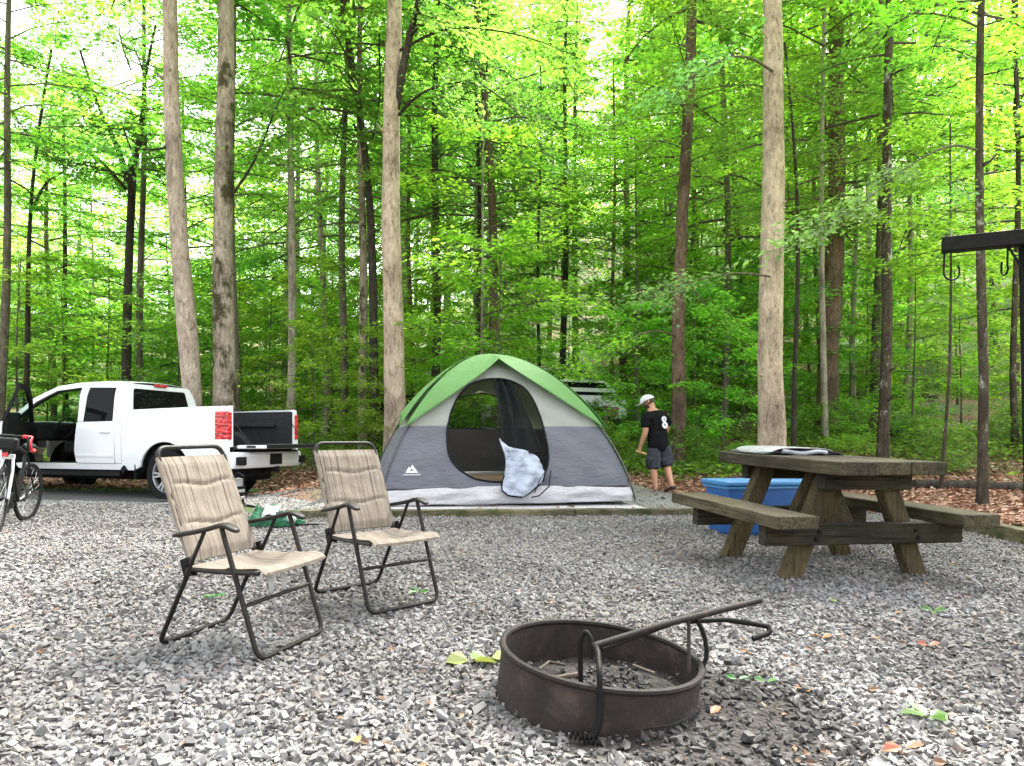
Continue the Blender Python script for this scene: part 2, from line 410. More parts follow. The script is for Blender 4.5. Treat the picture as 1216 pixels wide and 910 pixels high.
def stones(pts, size, base_v, base_f):
    n = len(pts); k = len(base_v)
    V = base_v[None] * (1 + rng.uniform(-.42, .36, (n, k, 1))) + rng.normal(0, .16, (n, k, 3))
    sc = np.stack([rng.uniform(.8, 1.45, n), rng.uniform(.6, 1.0, n), rng.uniform(.35, .75, n)], -1)
    V = V * sc[:, None, :] * size[:, None, None]
    V = np.einsum('nij,nkj->nki', rand_rot(n), V); V[:, :, 2] *= .8
    V += pts[:, None, :]
    Fc = (base_f[None] + (np.arange(n) * k)[:, None, None]).reshape(-1, base_f.shape[1])
    return V.reshape(-1, 3), Fc
def jgrid(x0, x1, y0, y1, sp):
    X, Y = np.meshgrid(np.arange(x0, x1, sp), np.arange(y0, y1, sp)); X = X.ravel(); Y = Y.ravel()
    return X + rng.uniform(-.55, .55, len(X)) * sp, Y + rng.uniform(-.55, .55, len(Y)) * sp
def gvec(X, Y): return np.array([g(a, b) for a, b in zip(X, Y)])
SV, SF, SM = [], [], []; off = 0
for (y0, y1, sp, bv, bf, s0, s1) in ((1.5, 3.3, .035, ICO_V, ICO_F, .008, .019), (1.5, 3.3, .0265, CUB_V, CUB_F, .0065, .0195), (3.3, 5.4, .0285, CUB_V, CUB_F, .0085, .019), (3.3, 5.4, .05, ICO_V, ICO_F, .009, .020), (5.4, 10.2, .031, OCT_V, OCT_F, .010, .020), (1.5, 4.2, .024, OCT_V, OCT_F, .0025, .0075)):
    X, Y = jgrid(-8.5, RX - .02, y0, y1, sp)
    top = np.array([gravel_top(a) for a in X])
    k = (np.abs(X) < .80 * Y + .9) & (Y < top - .02)
    X, Y = X[k], Y[k]
    r = np.hypot(X - RC.x, Y - RC.y)
    so = np.hypot(X - RC.x - .32, (Y - RC.y + .16)) + rng.uniform(-.14, .14, len(X))
    pn = np.array([noise.noise(Vector((a * .9, b_ * .9, 5))) + .5 * noise.noise(Vector((a * 2.6, b_ * 2.6, 8))) for a, b_ in zip(X, Y)])
    k = (r > .36) & ((so > .5) | (rng.random(len(X)) < .42)) & (rng.random(len(X)) < np.clip(1.12 - 1.1 * np.clip(pn - .12, 0, 1), .35, 1))
    k &= np.hypot(X - .245, Y - 2.31) > .06
    X, Y, so = X[k], Y[k], so[k]
    n = len(X)
    size = rng.uniform(s0, s1, n) * np.where(rng.random(n) < .12, 1.35, 1)
    Z = gvec(X, Y) + size * rng.uniform(.0, .75, n) + .004
    V, Fc = stones(np.stack([X, Y, Z], -1), size, bv, bf)
    SV.append(V); SF.append(Fc + off); off += len(V)
    SM.append(np.repeat((so < .56).astype(int), len(bf)))
a_, b_ = rng.uniform(-4.2, 3.0, 9000), rng.uniform(-.55, 5.2, 9000)
b_ = np.where(a_ < -2.3, b_ * .55, b_)
PX, PY = -.015 + .973 * a_ - .228 * b_, 8.76 + .228 * a_ + .973 * b_
sz = rng.uniform(.006, .017, 9000)
V, Fc = stones(np.stack([PX, PY, gvec(PX, PY) + .03 + sz * .2], -1), sz, OCT_V, OCT_F); SV.append(V); SF.append(Fc + off); off += len(V); SM.append(np.zeros(len(Fc)))
m, t, o = newmat('crushed_stone')
b = N(t, 'ShaderNodeBsdfPrincipled', Roughness=.85); b.inputs['Specular IOR Level'].default_value = .35; t.links.new(b.outputs[0], o.inputs[0])
ge = t.nodes.new('ShaderNodeNewGeometry')
rc = ramp(t, [(0, (.085, .083, .081)), (.2, (.152, .15, .147)), (.45, (.202, .199, .195)), (.6, (.188, .168, .153)), (.68, (.218, .213, .207)), (.84, (.236, .232, .227)), (.93, (.205, .166, .14)), (.965, (.27, .265, .257)), (1, (.15, .148, .145))], ge.outputs['Random Per Island'])
co = coords(t)
nz = N(t, 'ShaderNodeTexNoise', Scale=130, Detail=4, Roughness=.7); t.links.new(co, nz.inputs['Vector'])
nb = N(t, 'ShaderNodeTexNoise', Scale=1.1, Detail=3); t.links.new(co, nb.inputs['Vector'])
v1 = ramp(t, [(.3, (.72, .72, .72)), (.7, (1.2, 1.2, 1.2))], nz.outputs[0]).outputs[0]
v2 = ramp(t, [(.33, (.74, .72, .69)), (.65, (1.1, 1.1, 1.1))], nb.outputs[0]).outputs[0]
t.links.new(mixc(t, 1, mixc(t, 1, rc.outputs[0], v1, 'MULTIPLY'), v2, 'MULTIPLY'), b.inputs['Base Color'])
M['stone'] = m
M['sooty'] = pm('sooty_stone', (.03, .028, .026), (.08, .076, .07), 14, rough=.9)
g_o = link('gravel', quads_mesh('gravel', np.concatenate(SV), np.concatenate(SF), np.concatenate(SM), [M['stone'], M['sooty']]))
tag(g_o, 'loose grey crushed stone covering the campsite clearing', kind='stuff')

# ------------------------------------------------------------------ leaves
def unit(a): return a / (np.linalg.norm(a, axis=-1, keepdims=True) + 1e-9)
def leaf_geo(C, D, Nn, L, wd=.55, hexa=False):
    """leaves from base points C along D with normal Nn and length L; every leaf an island of folded quads"""
    Sd = unit(np.cross(Nn, D)); n = len(C); L = L[:, None]
    if hexa:
        W = L * wd * .5
        pts = [C, C + D * L * .3 + Sd * W + Nn * W * .25, C + D * L * .68 + Sd * W * .8 + Nn * W * .2, C + D * L - Nn * L * .12,
               C + D * L * .68 - Sd * W * .8 + Nn * W * .2, C + D * L * .3 - Sd * W + Nn * W * .25]
        V = np.stack(pts, 1).reshape(-1, 3); o_ = (np.arange(n) * 6)[:, None]
        Q = np.concatenate([o_ + np.array([0, 1, 2, 3]), o_ + np.array([0, 3, 4, 5])], 1).reshape(-1, 4)
    else:
        W = L * wd * .5
        pts = [C, C + D * L * .45 + Sd * W + Nn * W * .2, C + D * L, C + D * L * .45 - Sd * W + Nn * W * .2]
        V = np.stack(pts, 1).reshape(-1, 3); o_ = (np.arange(n) * 4)[:, None]
        Q = o_ + np.array([0, 1, 2, 3])
    return V, Q
class Crown:
    """limbs, twigs and leaves gathered as arrays"""
    def __init__(s, seed): s.r = np.random.default_rng(seed); s.V = []; s.Q = []; s.m = []; s.n = 0
    def put(s, V, Q, mi):
        s.V.append(V); s.Q.append(Q + s.n); s.m.append(np.full(len(Q), mi)); s.n += len(V)
    def limb(s, pts, r0, r1, n=4):
        mb = MB(); k = len(pts); mb.tube(pts, [r0 + (r1 - r0) * i / (k - 1) for i in range(k)], n, caps=False)
        s.put(np.array(mb.v), np.array(mb.f), 0)
    def spray(s, base, d, length, nl, ls, flat=.35, wd=.55, hexa=False, spread=.8, droop=.25, fuzz=.07):
        """one leafy twig"""
        r = s.r; t = r.uniform(.08, 1, nl) ** .8
        d = np.array(d, float); d /= np.linalg.norm(d)
        C = np.array(base)[None] + d[None] * (t * length)[:, None]
        C[:, 2] -= droop * length * t * t
        C += r.normal(size=(nl, 3)) * np.array([1, 1, .55]) * (fuzz + .12 * length * t[:, None])
        a = r.uniform(-1, 1, nl) * spread * 1.4
        side = np.array([-d[1], d[0], 0]); side /= np.linalg.norm(side) + 1e-9
        D = d[None] * np.cos(a)[:, None] + side[None] * np.sin(a)[:, None]
        D[:, 2] += r.uniform(-.55, .1, nl); D = unit(D)
        Nn = unit(np.stack([r.normal(0, flat, nl), r.normal(0, flat, nl), np.ones(nl)], -1))
        V, Q = leaf_geo(C, D, Nn, ls * r.uniform(.42, 1.4, nl), wd, hexa); s.put(V, Q, 1)
    def grow(s, base, az, el, L, r0, twigs, nl, ls, droop=.25, start=.18, **kw):
        r = s.r
        d = np.array([math.cos(az) * math.cos(el), math.sin(az) * math.cos(el), math.sin(el)]); b = np.array(base, float)
        bend = r.normal(0, .12); sd_ = np.array([-math.sin(az), math.cos(az), 0])
        f = lambda q: b + d * L * q + sd_ * bend * L * q * q - np.array([0, 0, droop * L * q * q])
        s.limb([f(q) for q in (0, .3, .6, .85, 1)], r0, r0 * .18)
        for k in range(twigs):
            q = start + (1 - start) * (k + r.uniform(.2, .8)) / twigs; p = f(q); tg = f(min(1, q + .05)) - f(q - .05)
            a2 = math.atan2(tg[1], tg[0]) + (1 if k % 2 else -1) * r.uniform(.45, 1.15) * (1 if q < .93 else .3)
            ln = L * r.uniform(.22, .42) * (1.15 - .6 * q)
            dd = np.array([math.cos(a2), math.sin(a2), r.uniform(-.05, .28)])
            if r0 > .012: s.limb([p, p + dd * ln * .5, p + dd * ln - np.array([0, 0, .2 * ln])], max(.005, r0 * .22), .003, 3)
            s.spray(p, dd, ln, nl, ls, **kw)
    def mesh(s, name, leaf, wood=None):
        return quads_mesh(name, np.concatenate(s.V), np.concatenate(s.Q), np.concatenate(s.m), [wood or M['twig'], leaf])
def crown(name, seed, leaf, h, rad, limbs, twigs, nl, ls, shape, el0=-.05, el1=.8, droop=.25, r0=.03, **kw):
    c = Crown(seed); r = c.r
    for i in range(limbs):
        q = (i + .5) / limbs; L = rad * shape(q) * r.uniform(.62, 1.18)
        if L < .15: continue
        c.grow((0, 0, h * q), i * 2.399 + r.uniform(-.5, .5), el0 + (el1 - el0) * q + r.uniform(-.12, .12), L, r0 * (1.15 - .7 * q), twigs, nl, ls, droop, **kw)
    return c.mesh(name, leaf)
oval = lambda q: math.sin(PI * (.2 + .75 * q)) ** .8
cone = lambda q: (1 - q) ** .8 * .95 + .08
umbr = lambda q: .35 + .75 * math.sin(PI * min(1, .1 + q * .82))
CR = {}
CR['canopy'] = [crown('canopy_crown', 11 + i, M['leaf_fresh' if i else 'leaf_mid'], 9, 4.3, 28, 13, 18, .17, oval, .05, .9, .2, .05) for i in range(2)]
CR['maple'] = [crown('maple_crown', 21 + i, M[('leaf_fresh', 'leaf_mid', 'leaf_fresh', 'leaf_mid')[i]], 9, 3.3, 32, 13, 21, .135, oval, -.05, .7, .3, .035, flat=.4) for i in range(4)]
CR['layer'] = [crown('layered_crown', 31 + i, M[('leaf_fresh', 'leaf_mid', 'leaf_dark')[i]], 6, 2.9, 25, 14, 22, .115, umbr, .02, .35, .18, .025, flat=.28) for i in range(3)]
CR['hemlock'] = [crown('hemlock_crown', 41 + i, M['leaf_dark' if i == 0 else 'leaf_mid'], 9, 2.7, 44, 14, 24, .09, cone, -.12, .35, .3, .022, flat=.3, wd=.4, spread=1) for i in range(2)]
CR['sapling'] = [crown('sapling_crown', 51 + i, M[('leaf_fresh', 'leaf_mid', 'leaf_fresh')[i]], 2.6, 1.25, 18, 9, 20, .085, umbr, .05, .6, .2, .010, flat=.35, hexa=True) for i in range(3)]
CR['shrub'] = [crown('shrub_crown', 61 + i, M[('leaf_low', 'leaf_mid', 'leaf_fresh')[i]], .75, .75, 15, 7, 16, .075, umbr, .25, 1.1, .2, .006, flat=.45, hexa=True) for i in range(3)]

# ------------------------------------------------------------------ trees
def trunk_mesh(path, r0, r1, seed, flare=.5, n=18):
    """path: list of points from the foot up; tapered, slightly lumpy, flared at the foot"""
    k = len(path); mb = MB(); rr = random.Random(seed); vs = []; Ls = [0]
    for i in range(1, k): Ls.append(Ls[-1] + (Vector(path[i]) - Vector(path[i - 1])).length)
    for i, p in enumerate(path):
        q = Ls[i] / Ls[-1]; r = r0 + (r1 - r0) * q ** .9
        r *= 1 + flare * math.exp(-Ls[i] / max(.28, r0 * 1.6))
        for j in range(n):
            a = 2 * PI * j / n
            f = 1 + .05 * noise.noise(Vector((math.cos(a) * 3, math.sin(a) * 3, Ls[i] * 2.3 + seed))) + .12 * noise.noise(Vector((math.cos(a) * 1.3, math.sin(a) * 1.3, Ls[i] * .9 + seed * 7.3)))
            if Ls[i] < .8: f += flare * .55 * math.exp(-Ls[i] / .28) * max(-.3, math.sin(a * 4 + seed) + .4 * math.sin(a * 7 + 2))
            vs.append((p[0] + r * f * math.cos(a), p[1] + r * f * math.sin(a), p[2]))
    fs = [(i * n + j, i * n + (j + 1) % n, (i + 1) * n + (j + 1) % n, (i + 1) * n + j) for i in range(k - 1) for j in range(n)]
    mb.add(vs, fs); return mb
def dress(t, kind, i, z, sc, szc=None, rz=0, off=(0, 0)):
    c = link('crown', CR[kind][i % len(CR[kind])], t); c.location = (off[0], off[1], z); c.scale = (sc, sc, szc or sc); c.rotation_euler = (0, 0, rz)
    return c
def tree(label, x0, x1, Y, wpx, barkname, H, crowns, group=None, bend=0, cat='tree', sink=.25, seed=None, top=None):
    """x0: column at the top edge of the photo, x1: column of the foot; wpx: trunk width there"""
    seed = seed or int(abs(x1) * 7 + Y * 13)
    rr = random.Random(seed)
    X = px(x1, Y); z = g(X, Y); zt = CAMZ + HZ * Y / F; dx = (px(x0, Y) - X) / (zt - z)
    t = thing('tree', label, cat, (X, Y, z), 0, group)
    r0 = wpx * Y / F / 2; k = 30
    path = [(0, 0, -sink)]; w1, w2 = rr.uniform(0, 6), rr.uniform(0, 6)
    for i in range(k + 1):
        h = H * (i / k) ** 1.25
        path.append((dx * h + bend * math.sin(PI * min(1, h / (zt - z))) + .05 * math.sin(h * .6 + w1) * min(1, h / 2), .05 * math.sin(h * .5 + w2), h))
    trunk_mesh(path, r0, r0 * (top or .35), seed).build('trunk', M[barkname], t, smooth='all')
    if wpx > 11:                                          # broken stubs and knots on the bigger stems
        for _ in range(rr.randrange(2, 5)):
            h = rr.uniform(.8, min(H, zt - z) * .95); q = h / H; rad = r0 + (r0 * (top or .35) - r0) * q ** .9; a = rr.uniform(-2.9, -.2); L = rr.uniform(.03, .22)
            c0 = Vector((dx * h + bend * math.sin(PI * min(1, h / (zt - z))) + .05 * math.sin(h * .6 + w1) * min(1, h / 2), .05 * math.sin(h * .5 + w2), h)); dv = Vector((math.cos(a), math.sin(a), .35))
            mb = MB(); mb.tube([c0 + dv * rad * .6, c0 + dv * (rad * .95), c0 + dv * (rad + L * .5), c0 + dv * (rad + L) + Vector((0, 0, .3 * L))], [.05, .034, .02, .012], 7); mb.build('branch_stub', M[barkname], t, smooth='all')
    for (kind, i, zc, sc, szc) in crowns:
        dress(t, kind, i, zc, sc, szc, rr.uniform(0, 6), (dx * zc, 0))
    return t
def branch(t, pts, r0, r1, sprays=0, leaf='leaf_fresh', nl=30, ls=.09, ln=.7, mat='bark_dark', seed=1, start=.3, hexa=True, name='branch', **kw):
    """a limb given by world points, as a part of tree t, with its own leafy twigs"""
    L0 = t.location; c = Crown(seed); p = rounded([Vector(q) - L0 for q in pts], 9, 6)
    c.limb(p, r0, r1, 7)
    o = None
    for k in range(sprays):
        q = start + (1 - start) * (k + c.r.uniform(0, 1)) / sprays; f = q * (len(p) - 1); i = min(len(p) - 2, int(f)); u = p[i].lerp(p[i + 1], f - i); d = p[i + 1] - p[i]
        a = math.atan2(d.y, d.x) + (1 if k % 2 else -1) * c.r.uniform(.3, 1.3); l2 = ln * c.r.uniform(.5, 1.3)
        dd = np.array([math.cos(a), math.sin(a), c.r.uniform(-.35, .2)])
        c.limb([u, u + Vector(dd) * l2 * .6, u + Vector(dd) * l2 - Vector((0, 0, .2 * l2))], max(.004, r1 * .7), .002, 3)
        c.spray(u, dd, l2, nl, ls, hexa=hexa, **kw)
    if not sprays: c.put(np.zeros((4, 3)) + np.array(p[-1])[None], np.array([[0, 1, 2, 3]]), 1)
    return link(name, c.mesh(name, M[leaf], M[mat]), t)

T = {}
T['A'] = tree('tall pinkish grey trunk leaning slightly left behind the pickup cab', 201, 229, 14.2, 25, 'bark_pink', 19, [('canopy', 0, 10.3, 1, None)])
T['B'] = tree('tall trunk with dark moss patches rising behind the pickup bed', 265, 264, 14.6, 28, 'bark_moss', 19, [('canopy', 1, 10.6, .95, None)], bend=.06)
T['C'] = tree('smooth pale tan trunk standing at the left edge of the tent', 466, 468, 14.6, 27, 'bark_tan', 20, [('canopy', 0, 10.4, 1.0, None)])
T['D'] = tree('thick pale trunk rising directly behind the picnic table', 915, 918, 12.6, 32, 'bark_tan', 19, [('canopy', 1, 9.6, .95, None)])
T['E'] = tree('reddish brown trunk just right of the walking man', 819, 804, 15.2, 18, 'bark_brown', 20, [('canopy', 0, 9.8, .9, None), ('layer', 1, 6.5, .7, None)])
T['F'] = tree('thin dark trunk with white lichen beside the far bench of the table', 1166, 1168, 9.95, 12, 'bark_lichen', 12, [('layer', 0, 6.8, .85, None)], top=.4)
T['G'] = tree('straight dark trunk with pale lichen specks behind the table end', 1057, 1049, 14.6, 14, 'bark_lichen', 16, [('maple', 1, 8.2, .85, None)])
T['H'] = tree('broad brown trunk half hidden by leaves right of the thick pale trunk', 996, 984, 19, 25, 'bark_brown', 22, [('maple', 2, 10, 1.1, None), ('layer', 0, 5.5, .9, None)])
T['I'] = tree('very thin dark trunk close beside the thick pale trunk', 930, 944, 14.4, 7, 'bark_dark', 9, [('layer', 1, 4.8, .6, None)], bend=.12)
T['J'] = tree('grey trunk close behind the lichen specked dark trunk', 1046, 1040, 20, 11, 'bark_grey', 17, [('maple', 3, 9, 1, None)])
T['K'] = tree('grey brown trunk at the left edge behind the open truck door', 12, 1, 17, 11, 'bark_grey', 15, [('maple', 0, 6.8, .8, None)])
T['L'] = tree('thin dark forked trunk behind the open truck door', 70, 29, 19, 7, 'bark_dark', 11, [('layer', 1, 6.4, .8, None)], bend=-.3)
T['M'] = tree('dark forked tree with spreading crown behind the truck cab', 160, 149, 20, 11.5, 'bark_dark', 8.3, [('layer', 2, 7.6, 1.25, 1.2)], top=.7)
T['N'] = tree('straight grey trunk close right of the dark forked tree', 172, 166, 22, 9, 'bark_grey', 18, [('maple', 1, 8.5, 1, None)])
T['O'] = tree('black leaning trunk just left of the smooth tan trunk', 408, 447, 17.5, 12, 'bark_dark', 17, [('maple', 3, 8, 1.05, None)], bend=.25)
T['P'] = tree('slender grey trunk left of the black leaning trunk', 411, 406, 19, 10, 'bark_grey', 17, [('maple', 1, 8.5, .95, None)])
T['Q'] = tree('mossy grey trunk between the slender grey and black leaning trunks', 428, 431, 18, 12, 'bark_moss', 15, [('hemlock', 1, 6, .9, None)])
T['R'] = tree('straight black trunk rising behind the left slope of the tent', 519, 516, 20, 11.5, 'bark_dark', 17, [('hemlock', 0, 6.5, 1.2, None)])
T['S'] = tree('thin straight dark trunk behind the tent peak', 566, 569, 21, 7, 'bark_dark', 15, [('hemlock', 0, 6, 1, None)])
T['T'] = tree('brown trunk leaning left behind the tent peak', 568, 591, 20, 13, 'bark_brown', 18, [('maple', 1, 7.5, 1, None)], bend=.1)
T['U'] = tree('dark hemlock with drooping tiered boughs behind the tent', 673, 669, 24, 9, 'bark_dark', 15, [('hemlock', 0, 3.6, 1.25, 1.2)])
T['V'] = tree('straight brown trunk standing further back, left of the walking man', 746, 741, 27, 10, 'bark_brown', 20, [('maple', 0, 6.2, .7, None)])
T['W'] = tree('pale pinkish trunk far back, left of the reddish brown trunk', 800, 792, 30, 8, 'bark_pale', 20, [('maple', 2, 8.5, .8, None)])
T['X'] = tree('pale slender trunk far back between the mossy and slender grey trunks', 352, 355, 32, 8, 'bark_pale', 20, [('maple', 0, 10, 1, None)])
T['Y'] = tree('thin brown trunk close right of the smooth tan trunk', 482, 491, 22, 7, 'bark_brown', 15, [('maple', 2, 7.5, .9, None)])
T['Z'] = tree('thin grey trunk close right of the dark mossy trunk', 276, 281, 16.5, 8, 'bark_grey', 12, [('layer', 0, 6, .8, None)])
T['a'] = tree('thin dark sapling at the right end of the picnic table', 1136, 1118, 12.2, 4.5, 'bark_lichen', 6.5, [('sapling', 0, 3.9, 1.1, None)])
T['b'] = tree('pale mottled trunk on the slope right of the broad brown trunk', 1016, 1014, 23, 7, 'bark_pale', 15, [('maple', 1, 7, .9, None)])
T['c'] = tree('slender dark trunk at the right edge behind the lantern post', 1205, 1207, 17, 8, 'bark_lichen', 14, [('maple', 2, 7, .9, None)])
T['d'] = tree('thin brown trunk on the slope left of the reddish brown trunk', 730, 727, 23, 6, 'bark_brown', 12, [('layer', 0, 4.4, .9, None)])
T['e'] = tree('thin dark trunk in front of the hillside, behind the tent right slope', 641, 640, 23, 5, 'bark_dark', 12, [('layer', 2, 5, .9, None)])
T['f'] = tree('dark slender trunk between truck door and the dark forked tree', 75, 78, 24, 7, 'bark_dark', 13, [('hemlock', 1, 3.5, 1, None)])

# limbs of their own on the nearer trees
branch(T['F'], [P(1160, 178, 9.9), P(1130, 170, 9.4), P(1080, 195, 9.0), P(1000, 262, 8.5), P(930, 300, 8.2)], .016, .004, 22, 'leaf_blue', 34, .075, .55, 'bark_grey', 3, .5, flat=.45)
branch(T['F'], [P(1168, 18, 9.9), P(1110, 2, 9.6), P(1060, 30, 9.4), P(1040, 40, 9.3)], .02, .006, 5, 'leaf_mid', 24, .08, .6, 'bark_lichen', 4, .3)
branch(T['F'], [P(1170, 225, 9.9), P(1150, 232, 9.6), P(1112, 205, 9.2)], .012, .004, 6, 'leaf_mid', 22, .075, .45, 'bark_lichen', 5, .3)
branch(T['D'], [P(925, 330, 12.6), P(870, 322, 11.6), P(800, 340, 11.0), P(768, 372, 10.6)], .02, .005, 16, 'leaf_blue', 34, .085, .75, 'bark_grey', 6, .25, flat=.45)
branch(T['D'], [P(925, 90, 12.6), P(880, 60, 11.8), P(820, 90, 11.2), P(790, 130, 11)], .025, .006, 14, 'leaf_blue', 32, .10, .8, 'bark_grey', 7, .25, flat=.45)
branch(T['C'], [P(470, 140, 14.6), P(500, 108, 14.2), P(560, 92, 13.8), P(615, 130, 13.4), P(660, 200, 13)], .03, .006, 18, 'leaf_dark', 44, .10, 1.0, 'bark_dark', 8, .15, flat=.4)
branch(T['C'], [P(470, 130, 14.6), P(482, 60, 14.5), P(498, 0, 14.4), P(505, -60, 14.3)], .09, .05, 8, 'leaf_dark', 44, .11, 1.1, 'bark_dark', 9, .3)
branch(T['C'], [P(475, 60, 14.6), P(530, 30, 13.8), P(620, 40, 13.2), P(690, 70, 12.8)], .03, .006, 20, 'leaf_mid', 48, .11, 1.1, 'bark_dark', 10, .15, flat=.4)
branch(T['O'], [P(414, 90, 17.5), P(440, 180, 17.2), P(452, 120, 17), P(450, 40, 16.8)], .04, .02, 6, 'leaf_mid', 40, .12, 1.2, 'bark_dark', 12, .3)
branch(T['M'], [P(153, 215, 20), P(168, 160, 19.8), P(172, 90, 19.5), P(185, 30, 19.3)], .10, .03, 9, 'leaf_dark', 46, .12, 1.2, 'bark_dark', 13, .35)
branch(T['M'], [P(153, 215, 20), P(140, 175, 19.8), P(118, 130, 19.5), P(95, 60, 19.2)], .09, .03, 9, 'leaf_dark', 46, .12, 1.2, 'bark_dark', 14, .35)
branch(T['M'], [P(150, 225, 20), P(115, 185, 19.6), P(70, 165, 19.2), P(30, 160, 19)], .05, .015, 9, 'leaf_dark', 46, .12, 1.2, 'bark_dark', 15, .3)
branch(T['L'], [P(40, 245, 19), P(55, 215, 18.8), P(75, 205, 18.6), P(85, 190, 18.4)], .04, .012, 5, 'leaf_fresh', 36, .11, 1.0, 'bark_dark', 16, .3)
branch(T['B'], [P(270, 240, 14.6), P(305, 190, 14.4), P(330, 120, 14.2), P(360, 70, 14)], .03, .008, 14, 'leaf_mid', 44, .11, 1.0, 'bark_dark', 17, .2)
branch(T['A'], [P(215, 170, 14.2), P(180, 180, 13.9), P(140, 172, 13.6), P(118, 182, 13.4)], .025, .006, 9, 'leaf_mid', 36, .10, .9, 'bark_dark', 18, .25)
branch(T['E'], [P(808, 400, 15.2), P(770, 390, 14.6), P(725, 420, 14.2), P(700, 440, 14)], .02, .005, 14, 'leaf_fresh', 34, .095, .8, 'bark_brown', 19, .2)
branch(T['E'], [P(814, 330, 15.2), P(850, 380, 14.8), P(880, 410, 14.6)], .02, .005, 10, 'leaf_fresh', 34, .095, .8, 'bark_brown', 20, .2)
# ------------------------------------------------------------------ the woods behind: every tree its own object
TRUNKS = {}
for i, bk in enumerate(('bark_grey', 'bark_brown', 'bark_lichen', 'bark_pale', 'bark_pale')):
    rr = random.Random(i); Hh = 18
    path = [(0, 0, -.6)] + [(.16 * math.sin(h * .35 + i) , .12 * math.sin(h * .3 + 2 * i), h) for h in [Hh * (k / 14) ** 1.2 for k in range(15)]]
    mb = trunk_mesh(path, .16, .05, i + 3, n=8); me = bpy.data.meshes.new('trunk'); me.from_pydata(mb.v, [], mb.f); me.materials.append(M[bk]); me.polygons.foreach_set('use_smooth', [True] * len(me.polygons)); TRUNKS[i] = me
KIND_TXT = {'maple': 'leafy broad crowned', 'layer': 'young tiered', 'hemlock': 'dark drooping evergreen'}
ZONES = [(-99, -.42, 'deep in the woods behind the truck'), (-.42, -.1, 'deep in the woods between truck and tent'), (-.1, .24, 'deep in the woods behind the tent'), (.24, 99, 'on the hillside behind the picnic table')]
fx = [(px(0, 1) + 0, 0)]
keep_clear = [(265, 14.6), (229, 14.2), (468, 14.6), (918, 12.6), (804, 15.2)]
rr = random.Random(77); placed = []
def bg_tree(X, Y, kind, i, bi, ts, zc, cs, csz, rz, cat='tree'):
    z = g(X, Y); u = X / Y
    zone = next(k for a, b_, k in ZONES if a <= u < b_)
    t = thing('tree', f'{KIND_TXT[kind]} tree {zone}', cat, (X, Y, z), rz, f'{KIND_TXT[kind]} trees {zone}')
    tr = link('trunk', TRUNKS[bi], t); tr.scale = (ts, ts, csz)
    dress(t, kind, i, zc, cs, cs * 1.0, 0)
    return t
tries = 0
while len(placed) < 104 and tries < 6000:
    tries += 1
    Y = 17 + 50 * rr.random() ** 1.15; u = rr.uniform(-.86, .86); X = u * Y + rr.uniform(-1, 1)
    if any((X - a) ** 2 + (Y - b_) ** 2 < (1.9 + .028 * Y) ** 2 for a, b_ in placed): continue
    c = CX + u * F
    if c < 300 and Y < 24: continue                  # the road and the open ground beside it
    
    if 40 < c < 110 and Y > 30 and rr.random() < .4: continue
    if 700 < c < 785 and rr.random() < .9: continue        # the bright gap above the walking man
    if 1100 < c < 1150 and rr.random() < .7: continue       # the gap on the right
    if 625 < c < 735 and Y < 34: continue
    placed.append((X, Y))
    kind = rr.choices(('maple', 'layer', 'hemlock'), (.54, .33, .13) if c > 450 else (.56, .33, .11))[0]
    i = rr.randrange(4) if c > 380 else rr.choice((1, 3, 1, 2)); bi = rr.randrange(5); far = .85 + .012 * Y
    if kind == 'maple': zc = rr.uniform(3.0, 8) ; cs = rr.uniform(.85, 1.15) * far; sz = 1
    elif kind == 'layer': zc = rr.uniform(1.2, 4.2); cs = rr.uniform(.8, 1.15) * far; sz = .5
    else: zc = rr.uniform(1, 4.5); cs = rr.uniform(.9, 1.25) * far; sz = .75
    if c < 330: zc *= .55; sz *= .75
    bg_tree(X, Y, kind, i, bi, rr.uniform(.5, 1.0) * (.6 if kind == 'layer' else 1), zc, cs, sz, rr.uniform(0, 6.28))
# a second storey of tall crowns on the far slope closes the top of the picture on the right
tall = 0; tries = 0
while tall < 20 and tries < 900:
    tries += 1
    Y = rr.uniform(26, 52); u = rr.uniform(-.3, .86); X = u * Y; c = CX + u * F
    if any((X - a) ** 2 + (Y - b_) ** 2 < 4 for a, b_ in placed): continue
    if 690 < c < 790 or 1090 < c < 1155: continue
    placed.append((X, Y)); tall += 1
    bg_tree(X, Y, 'maple', rr.randrange(4), rr.randrange(5), rr.uniform(.9, 1.3), rr.uniform(9, 13), rr.uniform(1.3, 1.7), 1.15, rr.uniform(0, 6.28))
# saplings under the trees
STEM = bpy.data.meshes.new('stem'); mb = trunk_mesh([(.05 * math.sin(h), .03 * math.cos(h * 1.3), h - .1) for h in (0, .5, 1, 1.6, 2.4, 3.4)], .022, .008, 4, n=6)
STEM.from_pydata(mb.v, [], mb.f); STEM.materials.append(M['bark_grey'])
n = 0; sap = []; tries = 0
while n < 105 and tries < 4000:
    tries += 1
    Y = 14.5 + 22 * rr.random() ** 1.3; u = rr.uniform(-.82, .82); X = u * Y; c = CX + u * F
    if c < 330 and Y < 17.5: continue
    if 735 < c < 850 and Y < 16.5: continue
    if 635 < c < 730 and Y < 27: continue
    if 880 < c and Y < 17: continue
    if any((X - a) ** 2 + (Y - b_) ** 2 < 1.4 for a, b_ in sap): continue
    sap.append((X, Y)); n += 1; sc = rr.uniform(.85, 1.6) * (.8 + .014 * Y)
    zone = next(k for a, b_, k in ZONES if a <= u < b_).replace('deep in', 'at the edge of')
    t = thing('sapling', f'green sapling on a thin stem {zone}', 'sapling', (X, Y, g(X, Y)), rr.uniform(0, 6), f'saplings {zone}')
    st = link('stem', STEM, t); st.scale = (sc, sc, sc)
    dress(t, 'sapling', rr.randrange(3), .75 * sc, sc)
n = 0; sh = []; tries = 0
